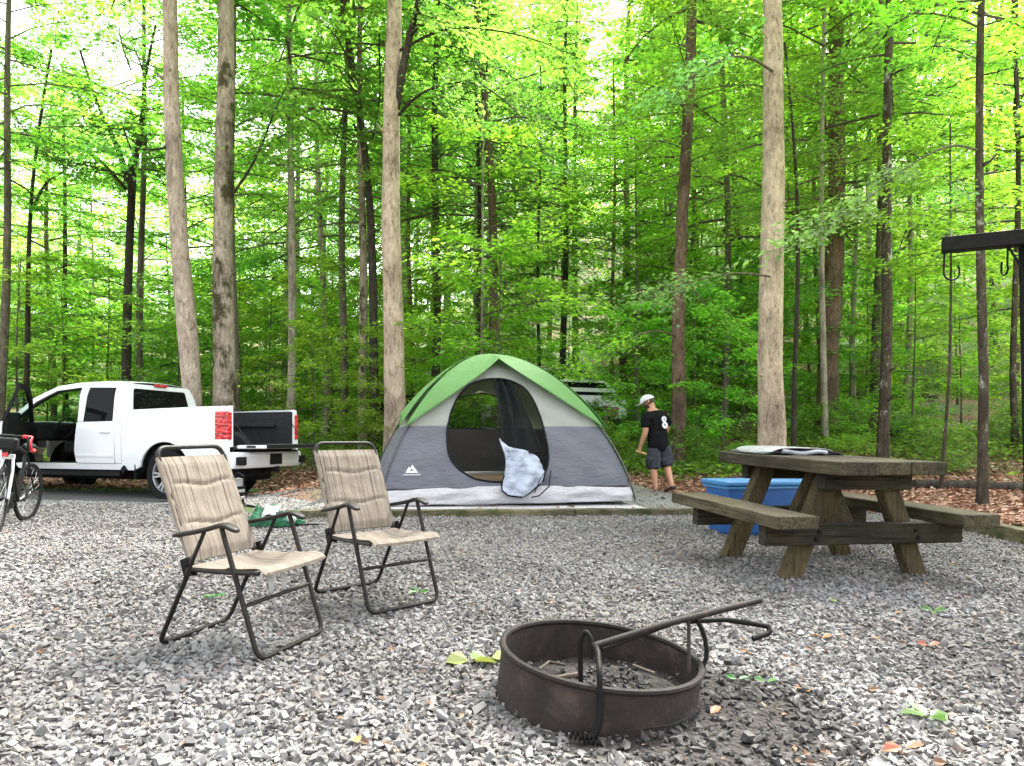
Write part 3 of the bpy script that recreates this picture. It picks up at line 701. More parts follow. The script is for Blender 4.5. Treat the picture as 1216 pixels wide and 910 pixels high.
while n < 110 and tries < 5000:
    tries += 1
    Y = 13.2 + 18 * rr.random() ** 1.5; u = rr.uniform(-.82, .82); X = u * Y; c = CX + u * F
    if c < 420 and Y < 16.6: continue
    if c >= 420 and Y < 14.6: continue
    if c > 940 and Y < 17 and rr.random() < .75: continue
    if any((X - a) ** 2 + (Y - b_) ** 2 < .5 for a, b_ in sh): continue
    sh.append((X, Y)); n += 1; sc = rr.uniform(.6, 1.25)
    zone = next(k for a, b_, k in ZONES if a <= u < b_).replace('deep in', 'on the floor of')
    t = link('shrub', CR['shrub'][rr.randrange(3)]); t.location = (X, Y, g(X, Y) - .03); t.scale = (sc, sc, sc * rr.uniform(.8, 1.1)); t.rotation_euler = (0, 0, rr.uniform(0, 6))
    tag(t, f'low leafy shrub {zone}', 'shrub', f'low shrubs {zone}')
# far woods: one mass
c = Crown(900); r = c.r
for k in range(700):
    Y = r.uniform(62, 95); u = r.uniform(-.9, .9); X = u * Y; zt = g(X, min(Y, 110))
    hmax = 30 if u > -.3 else 16
    q = r.uniform(0, 1); z = zt + hmax * q
    if (.13 < u < .2 and q > .35) or (.6 < u < .665 and q > .4): continue
    nl = 70; C = np.array((X, Y, z))[None] + r.normal(size=(nl, 3)) * np.array((2.0, 1.6, 1.2))
    D = unit(r.normal(size=(nl, 3)) * np.array((1, 1, .4))); Nn = unit(r.normal(size=(nl, 3)) * .5 + np.array((0, -.3, 1))[None])
    V, Q = leaf_geo(C, D, Nn, r.uniform(.35, .7, nl), .6); c.put(V, Q, 1)
tag(link('far_woods', c.mesh('far_woods', M['leaf_mid'])), 'solid mass of pale green foliage far beyond the campsite', kind='stuff')

M['litter_dark'] = leafmat('leaf_scraps', [(0, (.06, .035, .02)), (.6, (.15, .085, .05)), (1, (.30, .17, .09))], (1, .9, .8), .15, .03, .01)
# ------------------------------------------------------------------ leaf litter and ground plants (stuff)
def scatter(name, label, n, fn, mat, ls, up, lift, hexa, seed, wd=.6):
    c = Crown(seed); r = c.r; pts = []
    while len(pts) < n:
        X, Y, k = fn(r)
        if r.random() < k: pts.append((X, Y, g(X, Y)))
    C = np.array(pts); C[:, 2] += r.uniform(*lift, n)
    a = r.uniform(0, 2 * PI, n); D = unit(np.stack([np.cos(a), np.sin(a), r.uniform(-.15, .35, n)], -1)); Nn = unit(np.stack([r.normal(0, up, n), r.normal(0, up, n), np.ones(n)], -1))
    V, Q = leaf_geo(C, D, Nn, r.uniform(ls[0], ls[1], n), wd, hexa); c.put(V, Q, 0)
    return tag(link(name, c.mesh(name, mat, mat)), label, kind='stuff')
def on_pad(X, Y):
    a = (X + .015) * .973 + (Y - 8.76) * .228; b_ = -(X + .015) * .228 + (Y - 8.76) * .973
    return -2.4 < a < 3.1 and -.7 < b_ < 5.15 or -4.3 < a <= -2.4 and -.7 < b_ < 1.3
def litter_at(r):
    Y = r.uniform(8, 20) if r.random() < .75 else r.uniform(14, 40); X = r.uniform(-.84, .84) * Y
    c = CX + X / Y * F
    if (on_pad(X, Y) and r.random() > .02) or Y < border_y(X) and X < RX + .12: return X, Y, 0
    if X < -2.3 and Y < (12.9 if X < -4.3 else 10.9 + .3 * math.sin(X * 4)): return X, Y, 0
    k = S(16.5, 13, Y) * .95 + .10
    if -5 < X < -1.5 and Y < 15: k = 1
    if X > 6: k = max(k, .32 * S(34, 14, Y))
    return X, Y, k
scatter('leaf_litter', 'brown fallen leaves carpeting the forest floor', 46000, litter_at, M['litter'], (.06, .12), .45, (.0, .045), True, 71)
def cover_at(r):
    Y = 13 + 26 * r.random() ** 1.4; X = r.uniform(-.86, .86) * Y
    nz = noise.noise(Vector((X * .45, Y * .45, 3.3))) + .5 * noise.noise(Vector((X * 1.4, Y * 1.4, 1)))
    k = S(-.25, .35, nz) * S(12.9, 15.2, Y)
    if X < -2.5 and Y < 15.2: k = 0
    if on_pad(X, Y): k = 0
    return X, Y, k
scatter('ground_cover', 'low green plants spreading over the forest floor', 70000, cover_at, M['leaf_low'], (.07, .15), .5, (.02, .30), False, 72, .62)
def verge_at(r):
    X = r.uniform(-12, -2.3); Y = r.uniform(12.2, 13.6); return X, Y, .5
scatter('verge_grass', 'thin yellowish grass along the far edge of the camp road', 5000, verge_at, M['leaf_low'], (.04, .10), 1.2, (0, .03), False, 73, .18)
def crumbs_at(r):
    Y = r.uniform(1.9, 8.2); X = r.uniform(-.8, .8) * Y
    return X, Y, (0 if X > RX or Y > border_y(X) or math.hypot(X - RC.x, Y - RC.y) < .45 else .22 + .5 * S(1.5, 5, X) + .4 * S(.9, .5, math.hypot(X - RC.x - .4, Y - RC.y)))
scatter('leaf_crumbs', 'dry leaf scraps caught between the crushed stones', 560, crumbs_at, M['litter_dark'], (.012, .045), .6, (.018, .034), True, 74)
# ------------------------------------------------------------------ more materials
M['steel_black'] = pm('black_steel', (.005, .005, .005), (.010, .0095, .009), 30, rough=.6, spec=.12)
M['bronze'] = pm('dark_bronze_tube', (.009, .0075, .0065), (.016, .013, .011), 20, rough=.5, spec=.22)
M['plastic_brown'] = pm('brown_plastic', (.012, .0095, .008), (.022, .018, .0155), 12, rough=.5, spec=.22)
M['white_strap'] = pm('white_webbing', (.42, .42, .40), (.34, .34, .32), 40, rough=.9)
def striped(name):
    m, t, o = newmat(name)
    b = N(t, 'ShaderNodeBsdfPrincipled', Roughness=.95); b.inputs['Specular IOR Level'].default_value = .15; t.links.new(b.outputs[0], o.inputs[0])
    co = coords(t, (0.02, 1, .02)); n1 = N(t, 'ShaderNodeTexNoise', Scale=62, Detail=3, Roughness=.6); t.links.new(co, n1.inputs['Vector'])
    c1 = ramp(t, [(.30, (.088, .070, .056)), (.42, (.17, .141, .113)), (.52, (.238, .203, .166)), (.62, (.143, .119, .097)), (.74, (.255, .222, .183))], n1.outputs[0]).outputs[0]
    co2 = coords(t, (30, 260, 260)); n2 = N(t, 'ShaderNodeTexNoise', Scale=1.2, Detail=4); t.links.new(co2, n2.inputs['Vector'])
    v = ramp(t, [(.35, (.85, .85, .85)), (.65, (1.1, 1.1, 1.1))], n2.outputs[0]).outputs[0]
    t.links.new(mixc(t, 1, c1, v, 'MULTIPLY'), b.inputs['Base Color'])
    co3 = coords(t); n3 = N(t, 'ShaderNodeTexNoise', Scale=11, Detail=4); t.links.new(co3, n3.inputs['Vector'])
    t.links.new(bump(t, n3.outputs[0], .35, .02), b.inputs['Normal']); return m
M['chair_fabric'] = striped('striped_chair_fabric')
def woodmat(name, c1, c2, c3, stretch, lo=.5, hi=.66, sc=3):
    m, t, o = newmat(name)
    b = N(t, 'ShaderNodeBsdfPrincipled', Roughness=.92); b.inputs['Specular IOR Level'].default_value = .2; t.links.new(b.outputs[0], o.inputs[0])
    co = coords(t, stretch); co1 = coords(t)
    n1 = N(t, 'ShaderNodeTexNoise', Scale=16, Detail=8, Roughness=.7); t.links.new(co, n1.inputs['Vector'])
    n2 = N(t, 'ShaderNodeTexNoise', Scale=sc, Detail=7, Roughness=.75); t.links.new(co1, n2.inputs['Vector'])
    n4 = N(t, 'ShaderNodeTexNoise', Scale=22, Detail=6, Roughness=.8); t.links.new(co1, n4.inputs['Vector'])
    col = ramp(t, [(.3, tuple(x * .35 for x in c1)), (.45, c1), (.7, c2)], n1.outputs[0]).outputs[0]
    f = ramp(t, [(lo, (0, 0, 0)), (hi, (.85, .85, .85))], n2.outputs[0]).outputs[0]
    col = mixc(t, f, col, c3)
    f2 = ramp(t, [(.66, (0, 0, 0)), (.72, (.7, .7, .7))], n4.outputs[0]).outputs[0]
    col = mixc(t, f2, col, (.15, .15, .125))
    n5 = N(t, 'ShaderNodeTexNoise', Scale=5, Detail=3, Distortion=.3); t.links.new(co, n5.inputs['Vector'])
    ck = ramp(t, [(.485, (1, 1, 1)), (.5, (.12, .11, .1)), (.515, (1, 1, 1))], n5.outputs[0]).outputs[0]
    col = mixc(t, .8, col, ck, 'MULTIPLY')
    n6 = N(t, 'ShaderNodeTexNoise', Scale=1.6, Detail=5); t.links.new(co1, n6.inputs['Vector'])
    col = mixc(t, 1, col, ramp(t, [(.38, (.6, .6, .58)), (.62, (1.3, 1.26, 1.2))], n6.outputs[0]).outputs[0], 'MULTIPLY')
    t.links.new(col, b.inputs['Base Color'])
    t.links.new(bump(t, n1.outputs[0], .7, .012), b.inputs['Normal']); return m
M['wood_long'] = woodmat('weathered_wood_long', (.055, .046, .030), (.105, .09, .06), (.024, .030, .010), (.12, 3, 3))
M['wood_up'] = woodmat('weathered_wood_upright', (.068, .052, .028), (.115, .09, .052), (.030, .035, .012), (3, 3, .15))
M['wood_cross'] = woodmat('weathered_wood_cross', (.030, .026, .018), (.058, .05, .034), (.018, .022, .008), (3, .12, 3))
M['timber'] = woodmat('edging_timber', (.11, .095, .06), (.19, .17, .12), (.045, .06, .018), (.2, 3, 3), .46, .62, 5)

# ------------------------------------------------------------------ folding chairs
def chair_parts(t):
    W, L = .476, .614; hw = W / 2
    fx, rx = L / 2, -L / 2
    seat_z = .385
    piv = (-.115, seat_z - .005)
    tr = .0115
    mb = MB()                                             # front sled: both arm fronts down to the floor
    mb.tube(rounded([(.085, -hw, .575), (fx, -hw, .013), (fx, hw, .013), (.085, hw, .575)], .055, 6), tr, 8)
    fr = mb.build('front_legs', M['bronze'], t, smooth=True)
    mb = MB(); mb.tube(rounded([(piv[0], -hw + .012, piv[1]), (rx, -hw + .012, .013), (rx, hw - .012, .013), (piv[0], hw - .012, piv[1])], .055, 6), tr, 8)
    mb.build('rear_legs', M['bronze'], t, smooth=True)
    for s in (-1, 1):
        mb = MB(); mb.tube([(piv[0], s * (hw + .004), piv[1] - .02), (-.015, s * (hw + .004), .55)], .0095, 8)
        mb.build('arm_strut', M['bronze'], t, smooth=True)
    mb = MB(); zb = .24; xb = .085 + (fx - .085) * (.575 - zb) / .562
    mb.tube([(xb, -hw, zb), (xb, hw, zb)], .0095, 8); mb.build('stretcher', M['bronze'], t, smooth=True)
    bt = (-.36, .915); b0 = (-.10, .345)
    mb = MB(); y1 = hw - .03
    mb.tube(rounded([(b0[0], -y1, b0[1]), (bt[0], -y1, bt[1]), (bt[0], y1, bt[1]), (b0[0], y1, b0[1])], .06, 7), .0115, 8)
    mb.build('back_frame', M['bronze'], t, smooth=True)
    # padded back: front and rear skins with two tufted seams
    d = Vector((bt[0] - b0[0], 0, bt[1] - b0[1])); Ld = d.length; d.normalize(); nn = Vector((d.z, 0, -d.x))
    def back(u, v, side):
        q = .10 + .82 * v; p = Vector((b0[0], 0, b0[1])) + d * (q * Ld)
        y = (u - .5) * 2 * (y1 + .014)
        puff = .017 * (max(0, 1 - (2 * u - 1) ** 6)) * min(1, v * 12, (1 - v) * 12)
        for sq in (.34, .72):
            dip = math.exp(-((v - sq - .018 * math.sin(u * 9)) / .02) ** 2) * (1 if abs(u - .5) < .42 else .3); puff *= 1 - .72 * dip
        sag = -.016 * (1 - (2 * u - 1) ** 2) * (1 - abs(2 * v - 1))
        puff += .0035 * noise.noise(Vector((u * 5, v * 9, side)))
        w_ = p + nn * (sag + side * (.008 + puff * (1 if side > 0 else .6))); return (w_.x, y, w_.z)
    mb = MB(); mb.grid(lambda u, v: back(u, v, 1), 28, 56); mb.grid(lambda u, v: back(u, v, -1), 28, 56)
    for uu, flip in ((0, 1), (1, -1)): mb.grid(lambda a, v: tuple(Vector(back(uu, v, -1)).lerp(Vector(back(uu, v, 1)), a)), 2, 56)
    for vv in (0, 1): mb.grid(lambda u, a: tuple(Vector(back(u, vv, -1)).lerp(Vector(back(u, vv, 1)), a)), 28, 2)
    mb.build('backrest', M['chair_fabric'], t, smooth=True)
    # seat: sling that dips in the middle and curls over the front bar
    def seat(u, v, side):
        x = -.115 + .445 * v; y = (u - .5) * 2 * (hw - .012)
        z = seat_z + .03 * v ** 2 - .034 * (1 - (2 * u - 1) ** 2) * math.sin(PI * min(1, v * .9 + .05)) - .03 * max(0, (v - .86) / .14) ** 2
        z += .010 * (1 if abs(2 * u - 1) > .55 else -.2) * math.exp(-((v - .55) / .05) ** 2)
        return (x, y, z + side * (.007 * min(1, (1 - (2 * u - 1) ** 8) * 3)))
    mb = MB(); mb.grid(lambda u, v: seat(u, v, 1), 30, 30); mb.grid(lambda u, v: seat(u, v, -1), 30, 30)
    for uu in (0, 1): mb.grid(lambda a, v: tuple(Vector(seat(uu, v, -1)).lerp(Vector(seat(uu, v, 1)), a)), 1, 30)
    for vv in (0, 1): mb.grid(lambda u, a: tuple(Vector(seat(u, vv, -1)).lerp(Vector(seat(u, vv, 1)), a)), 30, 1)
    mb.build('seat', M['chair_fabric'], t, smooth=True)
    for s in (-1, 1):
        mb = MB(); mb.tube([(piv[0], s * (hw - .006), seat_z - .012), (.15, s * (hw - .006), seat_z - .006), (.30, s * (hw - .006), seat_z + .004)], .0095, 8)
        mb.build('seat_rail', M['bronze'], t, smooth=True)
    for s in (-1, 1):                                     # moulded arms, wider and humped at the front
        prof = [(-.215, .522, .017), (-.15, .534, .019), (-.06, .551, .021), (.03, .572, .024), (.075, .588, .028), (.115, .590, .031), (.15, .577, .029), (.185, .566, .018)]
        mb = MB(); vs = []
        for x, z, w_ in prof:
            for a, b_ in ((-1, -.013), (1, -.013), (1, .004), (.7, .011), (-.7, .011), (-1, .004)): vs.append((x, s * hw + a * w_, z + b_))
        n_ = 6; fs = [(i * n_ + j, i * n_ + (j + 1) % n_, (i + 1) * n_ + (j + 1) % n_, (i + 1) * n_ + j) for i in range(len(prof) - 1) for j in range(n_)]
        fs += [tuple(range(5, -1, -1)), tuple((len(prof) - 1) * n_ + j for j in range(n_))]
        mb.add(vs, fs); mb.build('armrest', M['plastic_brown'], t, smooth='all', sub=2)
        mb = MB(); mb.box((piv[0] - .006, s * (hw + .0), piv[1] + .005), (.05, .02, .085), Matrix.Rotation(-.35, 3, 'Y'))
        mb.lathe([(.0, -.006), (.011, -.006), (.011, .006), (0, .006)], 10, (piv[0], s * (hw + .014), piv[1] + .02), 'y')
        mb.build('hinge', M['steel_black'], t, bevel=.004)
c1 = thing('folding_chair', 'striped beige folding chair with two pale straps hanging under its seat, nearer the fire ring side of the truck', 'chair', (-1.285, 3.30, g(-1.285, 3.30) + .012), -.33, 'folding chairs', tilt=True)
c1.scale = (.92, 1, 1)
c1['label'] = 'striped beige folding chair nearest the camera, with pale straps hanging under its seat'
chair_parts(c1)
for s in (-.02, .075):
    mb = MB(); mb.grid(lambda u, v: (.16 + .02 * math.sin(v * 3) + .018 * v, s + (u - .5) * .05 * (1 - .35 * v), .345 - .105 * v + .005 * math.sin(u * 7)), 6, 8); mb.build('strap', M['white_strap'], c1, smooth=True, solid=.003)
c2 = thing('folding_chair', 'striped beige folding chair farther back, standing just in front of the tent', 'chair', (-.818, 4.11, g(-.818, 4.11) + .016), -.789, 'folding chairs', tilt=True)
for ch in list(c1.children):
    if ch.name.split('.')[0] == 'strap': continue
    k = ch.copy(); COL.objects.link(k); k.parent = c2

# ------------------------------------------------------------------ fire ring with its swing-up grate
M['rust'] = pm('rusty_sooty_iron', (.016, .012, .010), (.034, .024, .019), 9, rough=.82, bmp=.6, bscale=50, spots=((.07, .05, .04), 7, .55, .7), metal=.25, bdist=.006)
M['rust_rim'] = pm('worn_iron_rim', (.011, .0095, .0085), (.022, .018, .0155), 25, rough=.7, metal=.1, spec=.2, spots=((.06, .032, .02), 12, .6, .7))
M['ash'] = pm('ash_and_char', (.010, .009, .008), (.06, .052, .044), 30, rough=1, bmp=1, bscale=60, spots=((.17, .165, .16), 12, .64, .72), bdist=.03)
fr = thing('fire_ring', 'rusty steel fire ring with a hinged grate handle, sunk in the gravel', 'fire ring', (RC.x, RC.y, .162))
tiltM = Matrix.Rotation(R(6.2), 4, 'Y') @ Matrix.Rotation(R(2.0), 4, 'X')
fr.rotation_euler = tiltM.to_euler()
FR_ = .392
mb = MB(); n_ = 96
def ringr(a, r, z): k = 1 + .008 * math.sin(a * 2 + .6) + .002 * math.sin(a * 5); return (r * k * math.cos(a), r * k * math.sin(a), z)
prof = [(FR_, -.30), (FR_ + .001, -.2), (FR_ - .001, -.1), (FR_, -.012), (FR_ - .008, -.012), (FR_ - .010, -.1), (FR_ - .008, -.2), (FR_ - .008, -.30)]
mb.grid(lambda u, v: ringr(u * 2 * PI, prof[int(round(v * 7))][0], prof[int(round(v * 7))][1]), n_, 7)
mb.build('ring_wall', M['rust'], fr, smooth=True)
mb = MB(); mb.tube([ringr(2 * PI * j / 80, FR_ - .003, -.006) for j in range(80)], .0135, 8, closed=True)
mb.build('rim', M['rust_rim'], fr, smooth=True)
inv = (Matrix.Translation(fr.location) @ tiltM).inverted()
def W(x, y, Y): return inv @ P(x, y, Y)
mb = MB(); mb.tube(rounded([W(704, 768, 2.53), W(790, 741, 2.66), W(903, 713, 2.92)], .05), .0135, 10)
mb.tube(rounded([W(714, 771, 2.58), W(800, 739, 2.74), W(828, 727, 2.82), W(838, 726, 2.85)], .03), .0115, 10)
mb.build('grate_bar', M['rust_rim'], fr, smooth=True)
mb = MB(); mb.tube(rounded([W(706, 766, 2.52), W(710, 773, 2.44), W(712, 800, 2.345), W(713, 856, 2.325), W(706, 876, 2.31), W(688, 875, 2.30)], .03, 6), .0105, 10)
mb.build('grate_leg', M['steel_black'], fr, smooth=True)
a, b_ = W(711, 881, 2.30), W(679, 872, 2.30); ax = (b_ - a)
mb = MB(); e1 = ax.normalized().cross(Vector((0, 1, 0))).normalized(); e2 = ax.normalized().cross(e1)
mb.tube([a + ax * (k / 90) + (e1 * math.cos(k * .42) + e2 * math.sin(k * .42)) * .0125 for k in range(91)], .0042, 6)
mb.build('spring_handle', M['steel_black'], fr, smooth=True)
mb = MB(); mb.tube(rounded([W(690, 815, 2.58), W(689, 760, 2.6), W(695, 748, 2.6), W(703, 760, 2.58), W(701, 778, 2.57)], .02, 6), .0095, 10)
mb.build('grate_hook', M['steel_black'], fr, smooth=True)
mb = MB(); mb.tube([W(818, 738, 2.76), W(818, 800, 2.68)], .0075, 10)
mb.build('grate_upright', M['rust'], fr, smooth=True)
mb = MB(); mb.tube(rounded([W(826, 734, 2.78), W(836, 752, 2.77), W(840, 776, 2.75), W(836, 790, 2.74), W(829, 796, 2.72)], .03, 6), .009, 10)
mb.build('grate_loop', M['steel_black'], fr, smooth=True)
mb = MB(); mb.tube(rounded([W(815, 738, 2.80), W(862, 736, 2.84), W(913, 744, 2.86), W(914, 752, 2.84), W(894, 759, 2.82)], .022, 6), [.008] * 17 + [.0105] * 0 if False else .0108, 10)
mb.build('swing_handle', M['steel_black'], fr, smooth=True)
# ash bed, char and half-burnt sticks lie in it
mb = MB(); mb.grid(lambda u, v: (FR_ * .985 * v * math.cos(u * 2 * PI), FR_ * .985 * v * math.sin(u * 2 * PI), .012 * noise.noise(Vector((v * 4 * math.cos(u * 6.283), v * 4 * math.sin(u * 6.283), 2))) + .02 * (1 - v)), 60, 24)
o = mb.build('ash', M['ash'], None, smooth='all'); o.location = (RC.x, RC.y, .012); o.rotation_euler = (0, R(2), 0); tag(o, 'ash and charred scraps filling the bottom of the fire ring', kind='stuff')
V, Fc = stones(np.stack([RC.x + rng.normal(.03, .10, 260), RC.y + rng.normal(0, .11, 260), .030 + rng.uniform(0, .014, 260)], -1), rng.uniform(.003, .014, 260), ICO_V, ICO_F)
M['char'] = pm('charcoal', (.008, .008, .008), (.03, .03, .03), 30, rough=.7)
tag(link('charcoal', quads_mesh('charcoal', V, Fc, np.zeros(len(Fc)), [M['char']])), 'black charcoal lumps heaped inside the fire ring', kind='stuff')
M['stick'] = pm('burnt_stick', (.10, .075, .05), (.05, .04, .03), 12, rough=.9)
for k, (q, lb) in enumerate(((((640, 795), (652, 786), (672, 790)), 'thin bent stick lying at the left inside the fire ring'), (((655, 806), (685, 801)), 'thick half burnt stick below the bent one in the fire ring'), (((752, 790), (778, 800)), 'short pale stick on the ash at the right of the fire ring'))):
    mb = MB(); pts = [P(x, y, .94 / ((y - HZ) / F)) for x, y in q]; mb.tube(pts, .006 if k != 1 else .011, 7); tag(mb.build('stick', M['stick'], smooth=True), lb, 'stick', 'sticks in the fire ring')

# ------------------------------------------------------------------ picnic table
tb = thing('picnic_table', 'weathered mossy timber picnic table with attached benches', 'picnic table', (2.405, 5.44, g(2.405, 5.44) - .01), 1.776, tilt=True)
tL, tW, th, tt, bo, bw, bh, fs, fl = 1.57, .855, .876, .092, .715, .31, .512, .52, .50
pw = tW / 3
def plank(name, x0, x1, y, z, w_, h, seed):
    mb = MB(); k = 10; rr = random.Random(seed); vs = []
    for i in range(k + 1):
        x = x0 + (x1 - x0) * i / k
        for (a, b_) in ((-1, -1), (1, -1), (1, 1), (-1, 1)): vs.append((x + rr.uniform(-.004, .004) * (i in (0, k)), y + a * w_ / 2 + rr.uniform(-.0025, .0025), z + b_ * h / 2 + rr.uniform(-.002, .002)))
    fs_ = [(i * 4 + j, i * 4 + (j + 1) % 4, (i + 1) * 4 + (j + 1) % 4, (i + 1) * 4 + j) for i in range(k) for j in range(4)] + [(3, 2, 1, 0), tuple(k * 4 + j for j in range(4))]
    mb.add(vs, fs_); return mb.build(name, M['wood_long'], tb, bevel=.008, seg=2)
for k in range(3): plank('top_plank', -tL / 2 + (.012 if k == 1 else 0), tL / 2 + (.05 if k == 2 else 0), (k - 1) * pw, th - tt / 2 - .002 * k, pw - .003, tt, k)
for s in (-1, 1): plank('bench_plank', -tL / 2, tL / 2 + .03, s * bo, bh - .044, bw, .088, 10 + s)
ze = bh - .088
for s in (-1, 1):
    x = s * fl
    mb = MB(); mb.beam((x, -bo - bw * .28, ze - .075), (x, bo + bw * .28, ze - .075), .09, .15)
    mb.build('bench_beam', M['wood_cross'], tb, bevel=.008)
    mb = MB(); mb.beam((x, -tW * .42, th - tt - .062), (x, tW * .42, th - tt - .062), .09, .12); mb.build('top_batten', M['wood_cross'], tb, bevel=.008)
    for q in (-1, 1):
        mb = MB(); mb.beam((x - s * .095, q * .215, th - tt - .006), (x - s * .095, q * (fs + .03), -.05), .14, .095, (1, 0, 0)); mb.build('leg', M['wood_up'], tb, bevel=.009)
    mb = MB(); mb.beam((x - s * .16, 0, ze - .08), (s * .05, 0, th - tt - .012), .09, .085, (0, 1, 0)); mb.build('brace', M['wood_up'], tb, bevel=.007)
    for q in (-1, 1):
        for zz in (ze - .05, ze - .105):
            mb = MB(); mb.lathe([(0, -.012), (.014, -.010), (.016, 0), (0, .001)], 8, (x + s * .055, q * (.215 + (fs - .185) * (th - tt - zz) / (th - tt)), zz), 'x'); mb.build('bolt', M['steel_black'], tb)
# folded tarp lying on the far end of the top
M['tarp'] = pm('silver_tarp', (.30, .31, .33), (.20, .21, .22), 5, rough=.35, bmp=.5, bscale=12, bdist=.02)
M['tarp_dark'] = pm('dark_tarp_lining', (.02, .02, .022), (.035, .035, .038), 8, rough=.6)
tp = thing('folded_tarp', 'folded silver and black tarp lying on the far end of the picnic table top', 'tarp', tb.matrix_basis @ Vector((.47, .02, th)), 1.776, tilt=True)
def fold(u, v, z0, seed, sx, sy):
    return ((u - .5) * sx * (1 + .05 * math.sin(v * 5 + seed)), (v - .5) * sy * (1 + .05 * math.sin(u * 6 + seed)), z0 * (1 - (2 * v - 1) ** 6) + .009 * noise.noise(Vector((u * 4, v * 4, seed))) * (1 - (2 * v - 1) ** 4) + .004)
mb = MB()
for k in range(2): mb.grid(lambda u, v: fold(u, v, .012 + .016 * k, k, .60, .70 - .04 * k), 30, 20)
mb.build('lining', M['tarp_dark'], tp, smooth=True, solid=.005)
mb = MB(); mb.grid(lambda u, v: fold(u, v, .050, 5, .58, .64), 34, 24); mb.build('top_fold', M['tarp'], tp, smooth=True, solid=.005)
mb = MB(); mb.tube([(-.30, -.2 + .4 * k / 8, .02 + .008 * math.sin(k)) for k in range(9)], .018, 8); mb.build('rolled_edge', M['tarp'], tp, smooth=True)

# ------------------------------------------------------------------ blue cooler behind the table
M['blue'] = pm('blue_plastic', (.006, .06, .21), (.010, .08, .26), 6, rough=.5, spots=((.05, .10, .17), 14, .62, .7))
M['blue_lid'] = pm('pale_blue_plastic', (.03, .14, .32), (.04, .17, .36), 8, rough=.5, spots=((.10, .18, .28), 12, .6, .7))
bx, by = 2.57, 7.12
bn = thing('storage_tub', 'bright blue plastic tub with a paler lid, half hidden behind the picnic table', 'tub', (bx, by, g(bx, by)), R(9))
mb = MB(); vs = []
for (z, k) in ((0, .93), (.50, 1.0)):
    for a, b_ in ((-1, -1), (1, -1), (1, 1), (-1, 1)): vs.append((a * .50 * k, b_ * .27 * k, z))
mb.add(vs, [(3, 2, 1, 0), (4, 5, 6, 7), (0, 1, 5, 4), (1, 2, 6, 5), (2, 3, 7, 6), (3, 0, 4, 7)]); mb.build('body', M['blue'], bn, bevel=.04, seg=4)
mb = MB(); mb.box((0, 0, .527), (1.06, .60, .05)); mb.build('lid', M['blue_lid'], bn, bevel=.018, seg=3)
mb = MB(); mb.box((0, 0, .485), (1.03, .572, .03)); mb.build('rim', M['blue_lid'], bn, bevel=.01)
for s in (-1, 1):
    mb = MB(); mb.tube(rounded([(s * .5, -.09, .40), (s * .54, -.09, .40), (s * .54, .09, .40), (s * .5, .09, .40)], .02), .012, 8); mb.build('handle', M['blue_lid'], bn, smooth=True)

# ------------------------------------------------------------------ lantern post at the right edge
lp = thing('lantern_post', 'black steel lantern post with an overhanging arm and two hooks', 'post', (3.17, 4.2, g(3.17, 4.2)), 0)
base = lp.location
mb = MB(); mb.beam((.045, 0, -.2), (-.008, 0, 2.26), .1, .1, (0, 1, 0)); mb.build('upright', M['steel_black'], lp, bevel=.006)
A = P(1118, 292, 4.42) - base; B = P(1212, 283, 4.2) - base; d = (B - A).normalized(); 
mb = MB(); mb.beam(A, B + d * .32, .09, .092); mb.build('arm', M['steel_black'], lp, bevel=.006)
def hook(x, y, Y, dirx):
    p0 = P(x, y, Y) - base
    pts = [p0 + Vector((0, 0, .02)), p0 + Vector((-.003, 0, -.06)), p0 + Vector((-.004, 0, -.11))] + [p0 + Vector((dirx[0] * (.046 - .050 * math.cos(q)), dirx[1] * (.046 - .050 * math.cos(q)), -.115 - .045 * math.sin(q))) for q in [PI * k / 10 for k in range(1, 11)]] + [p0 + Vector((dirx[0] * .094, dirx[1] * .094, -.085)), p0 + Vector((dirx[0] * .088, dirx[1] * .088, -.065))]
    mb = MB(); mb.tube(pts, .006, 8); mb.build('hook', M['steel_black'], lp, smooth=True)
hook(1121.5, 303, 4.41, (1, 0)); hook(1197, 294, 4.24, (.25, .95))
mb = MB(); mb.tube([P(1198, 294, 4.23) - base, P(1213, 318, 4.2) - base], .007, 8); mb.build('brace', M['steel_black'], lp, smooth=True)

# ------------------------------------------------------------------ edging timbers, log, post
def timber(a, b_, w_, h, label, z=.0):
    a = Vector((*a, 0)); b_ = Vector((*b_, 0)); c = (a + b_) / 2; d = b_ - a; L = d.length
    t = MB(); k = 14; vs = []; rr = random.Random(int(L * 100))
    for i in range(k + 1):
        x = -L / 2 + L * i / k; p = c + d.normalized() * x; zz = g(p.x, p.y) - g(c.x, c.y)
        for q, e in ((-1, -1), (1, -1), (1, 1), (-1, 1)): vs.append((x, q * w_ / 2 + rr.uniform(-.006, .006), zz + (h if e > 0 else -.1) + (rr.uniform(-.005, .005) if e > 0 else 0)))
    t.add(vs, [(i * 4 + j, i * 4 + (j + 1) % 4, (i + 1) * 4 + (j + 1) % 4, (i + 1) * 4 + j) for i in range(k) for j in range(4)] + [(3, 2, 1, 0), tuple(k * 4 + j for j in range(4))])
    o = t.build('edging_timber', M['timber'], None, bevel=.012); o.location = (c.x, c.y, g(c.x, c.y) + z); o.rotation_euler = (0, 0, math.atan2(d.y, d.x))
    return tag(o, label, 'edging timber', 'timbers edging the gravel')
timber((-2.45, border_y(-2.45)), (.72, border_y(.72)), .13, .085, 'mossy timber edging the gravel directly in front of the tent')
timber((.74, border_y(.74)), (3.4, border_y(3.4)), .13, .085, 'mossy edging timber running from the tent to behind the table')
timber((RX + .06, border_y(RX) + .3), (RX + .06, 5.2), .14, .15, 'thick green stained timber along the right edge of the gravel')
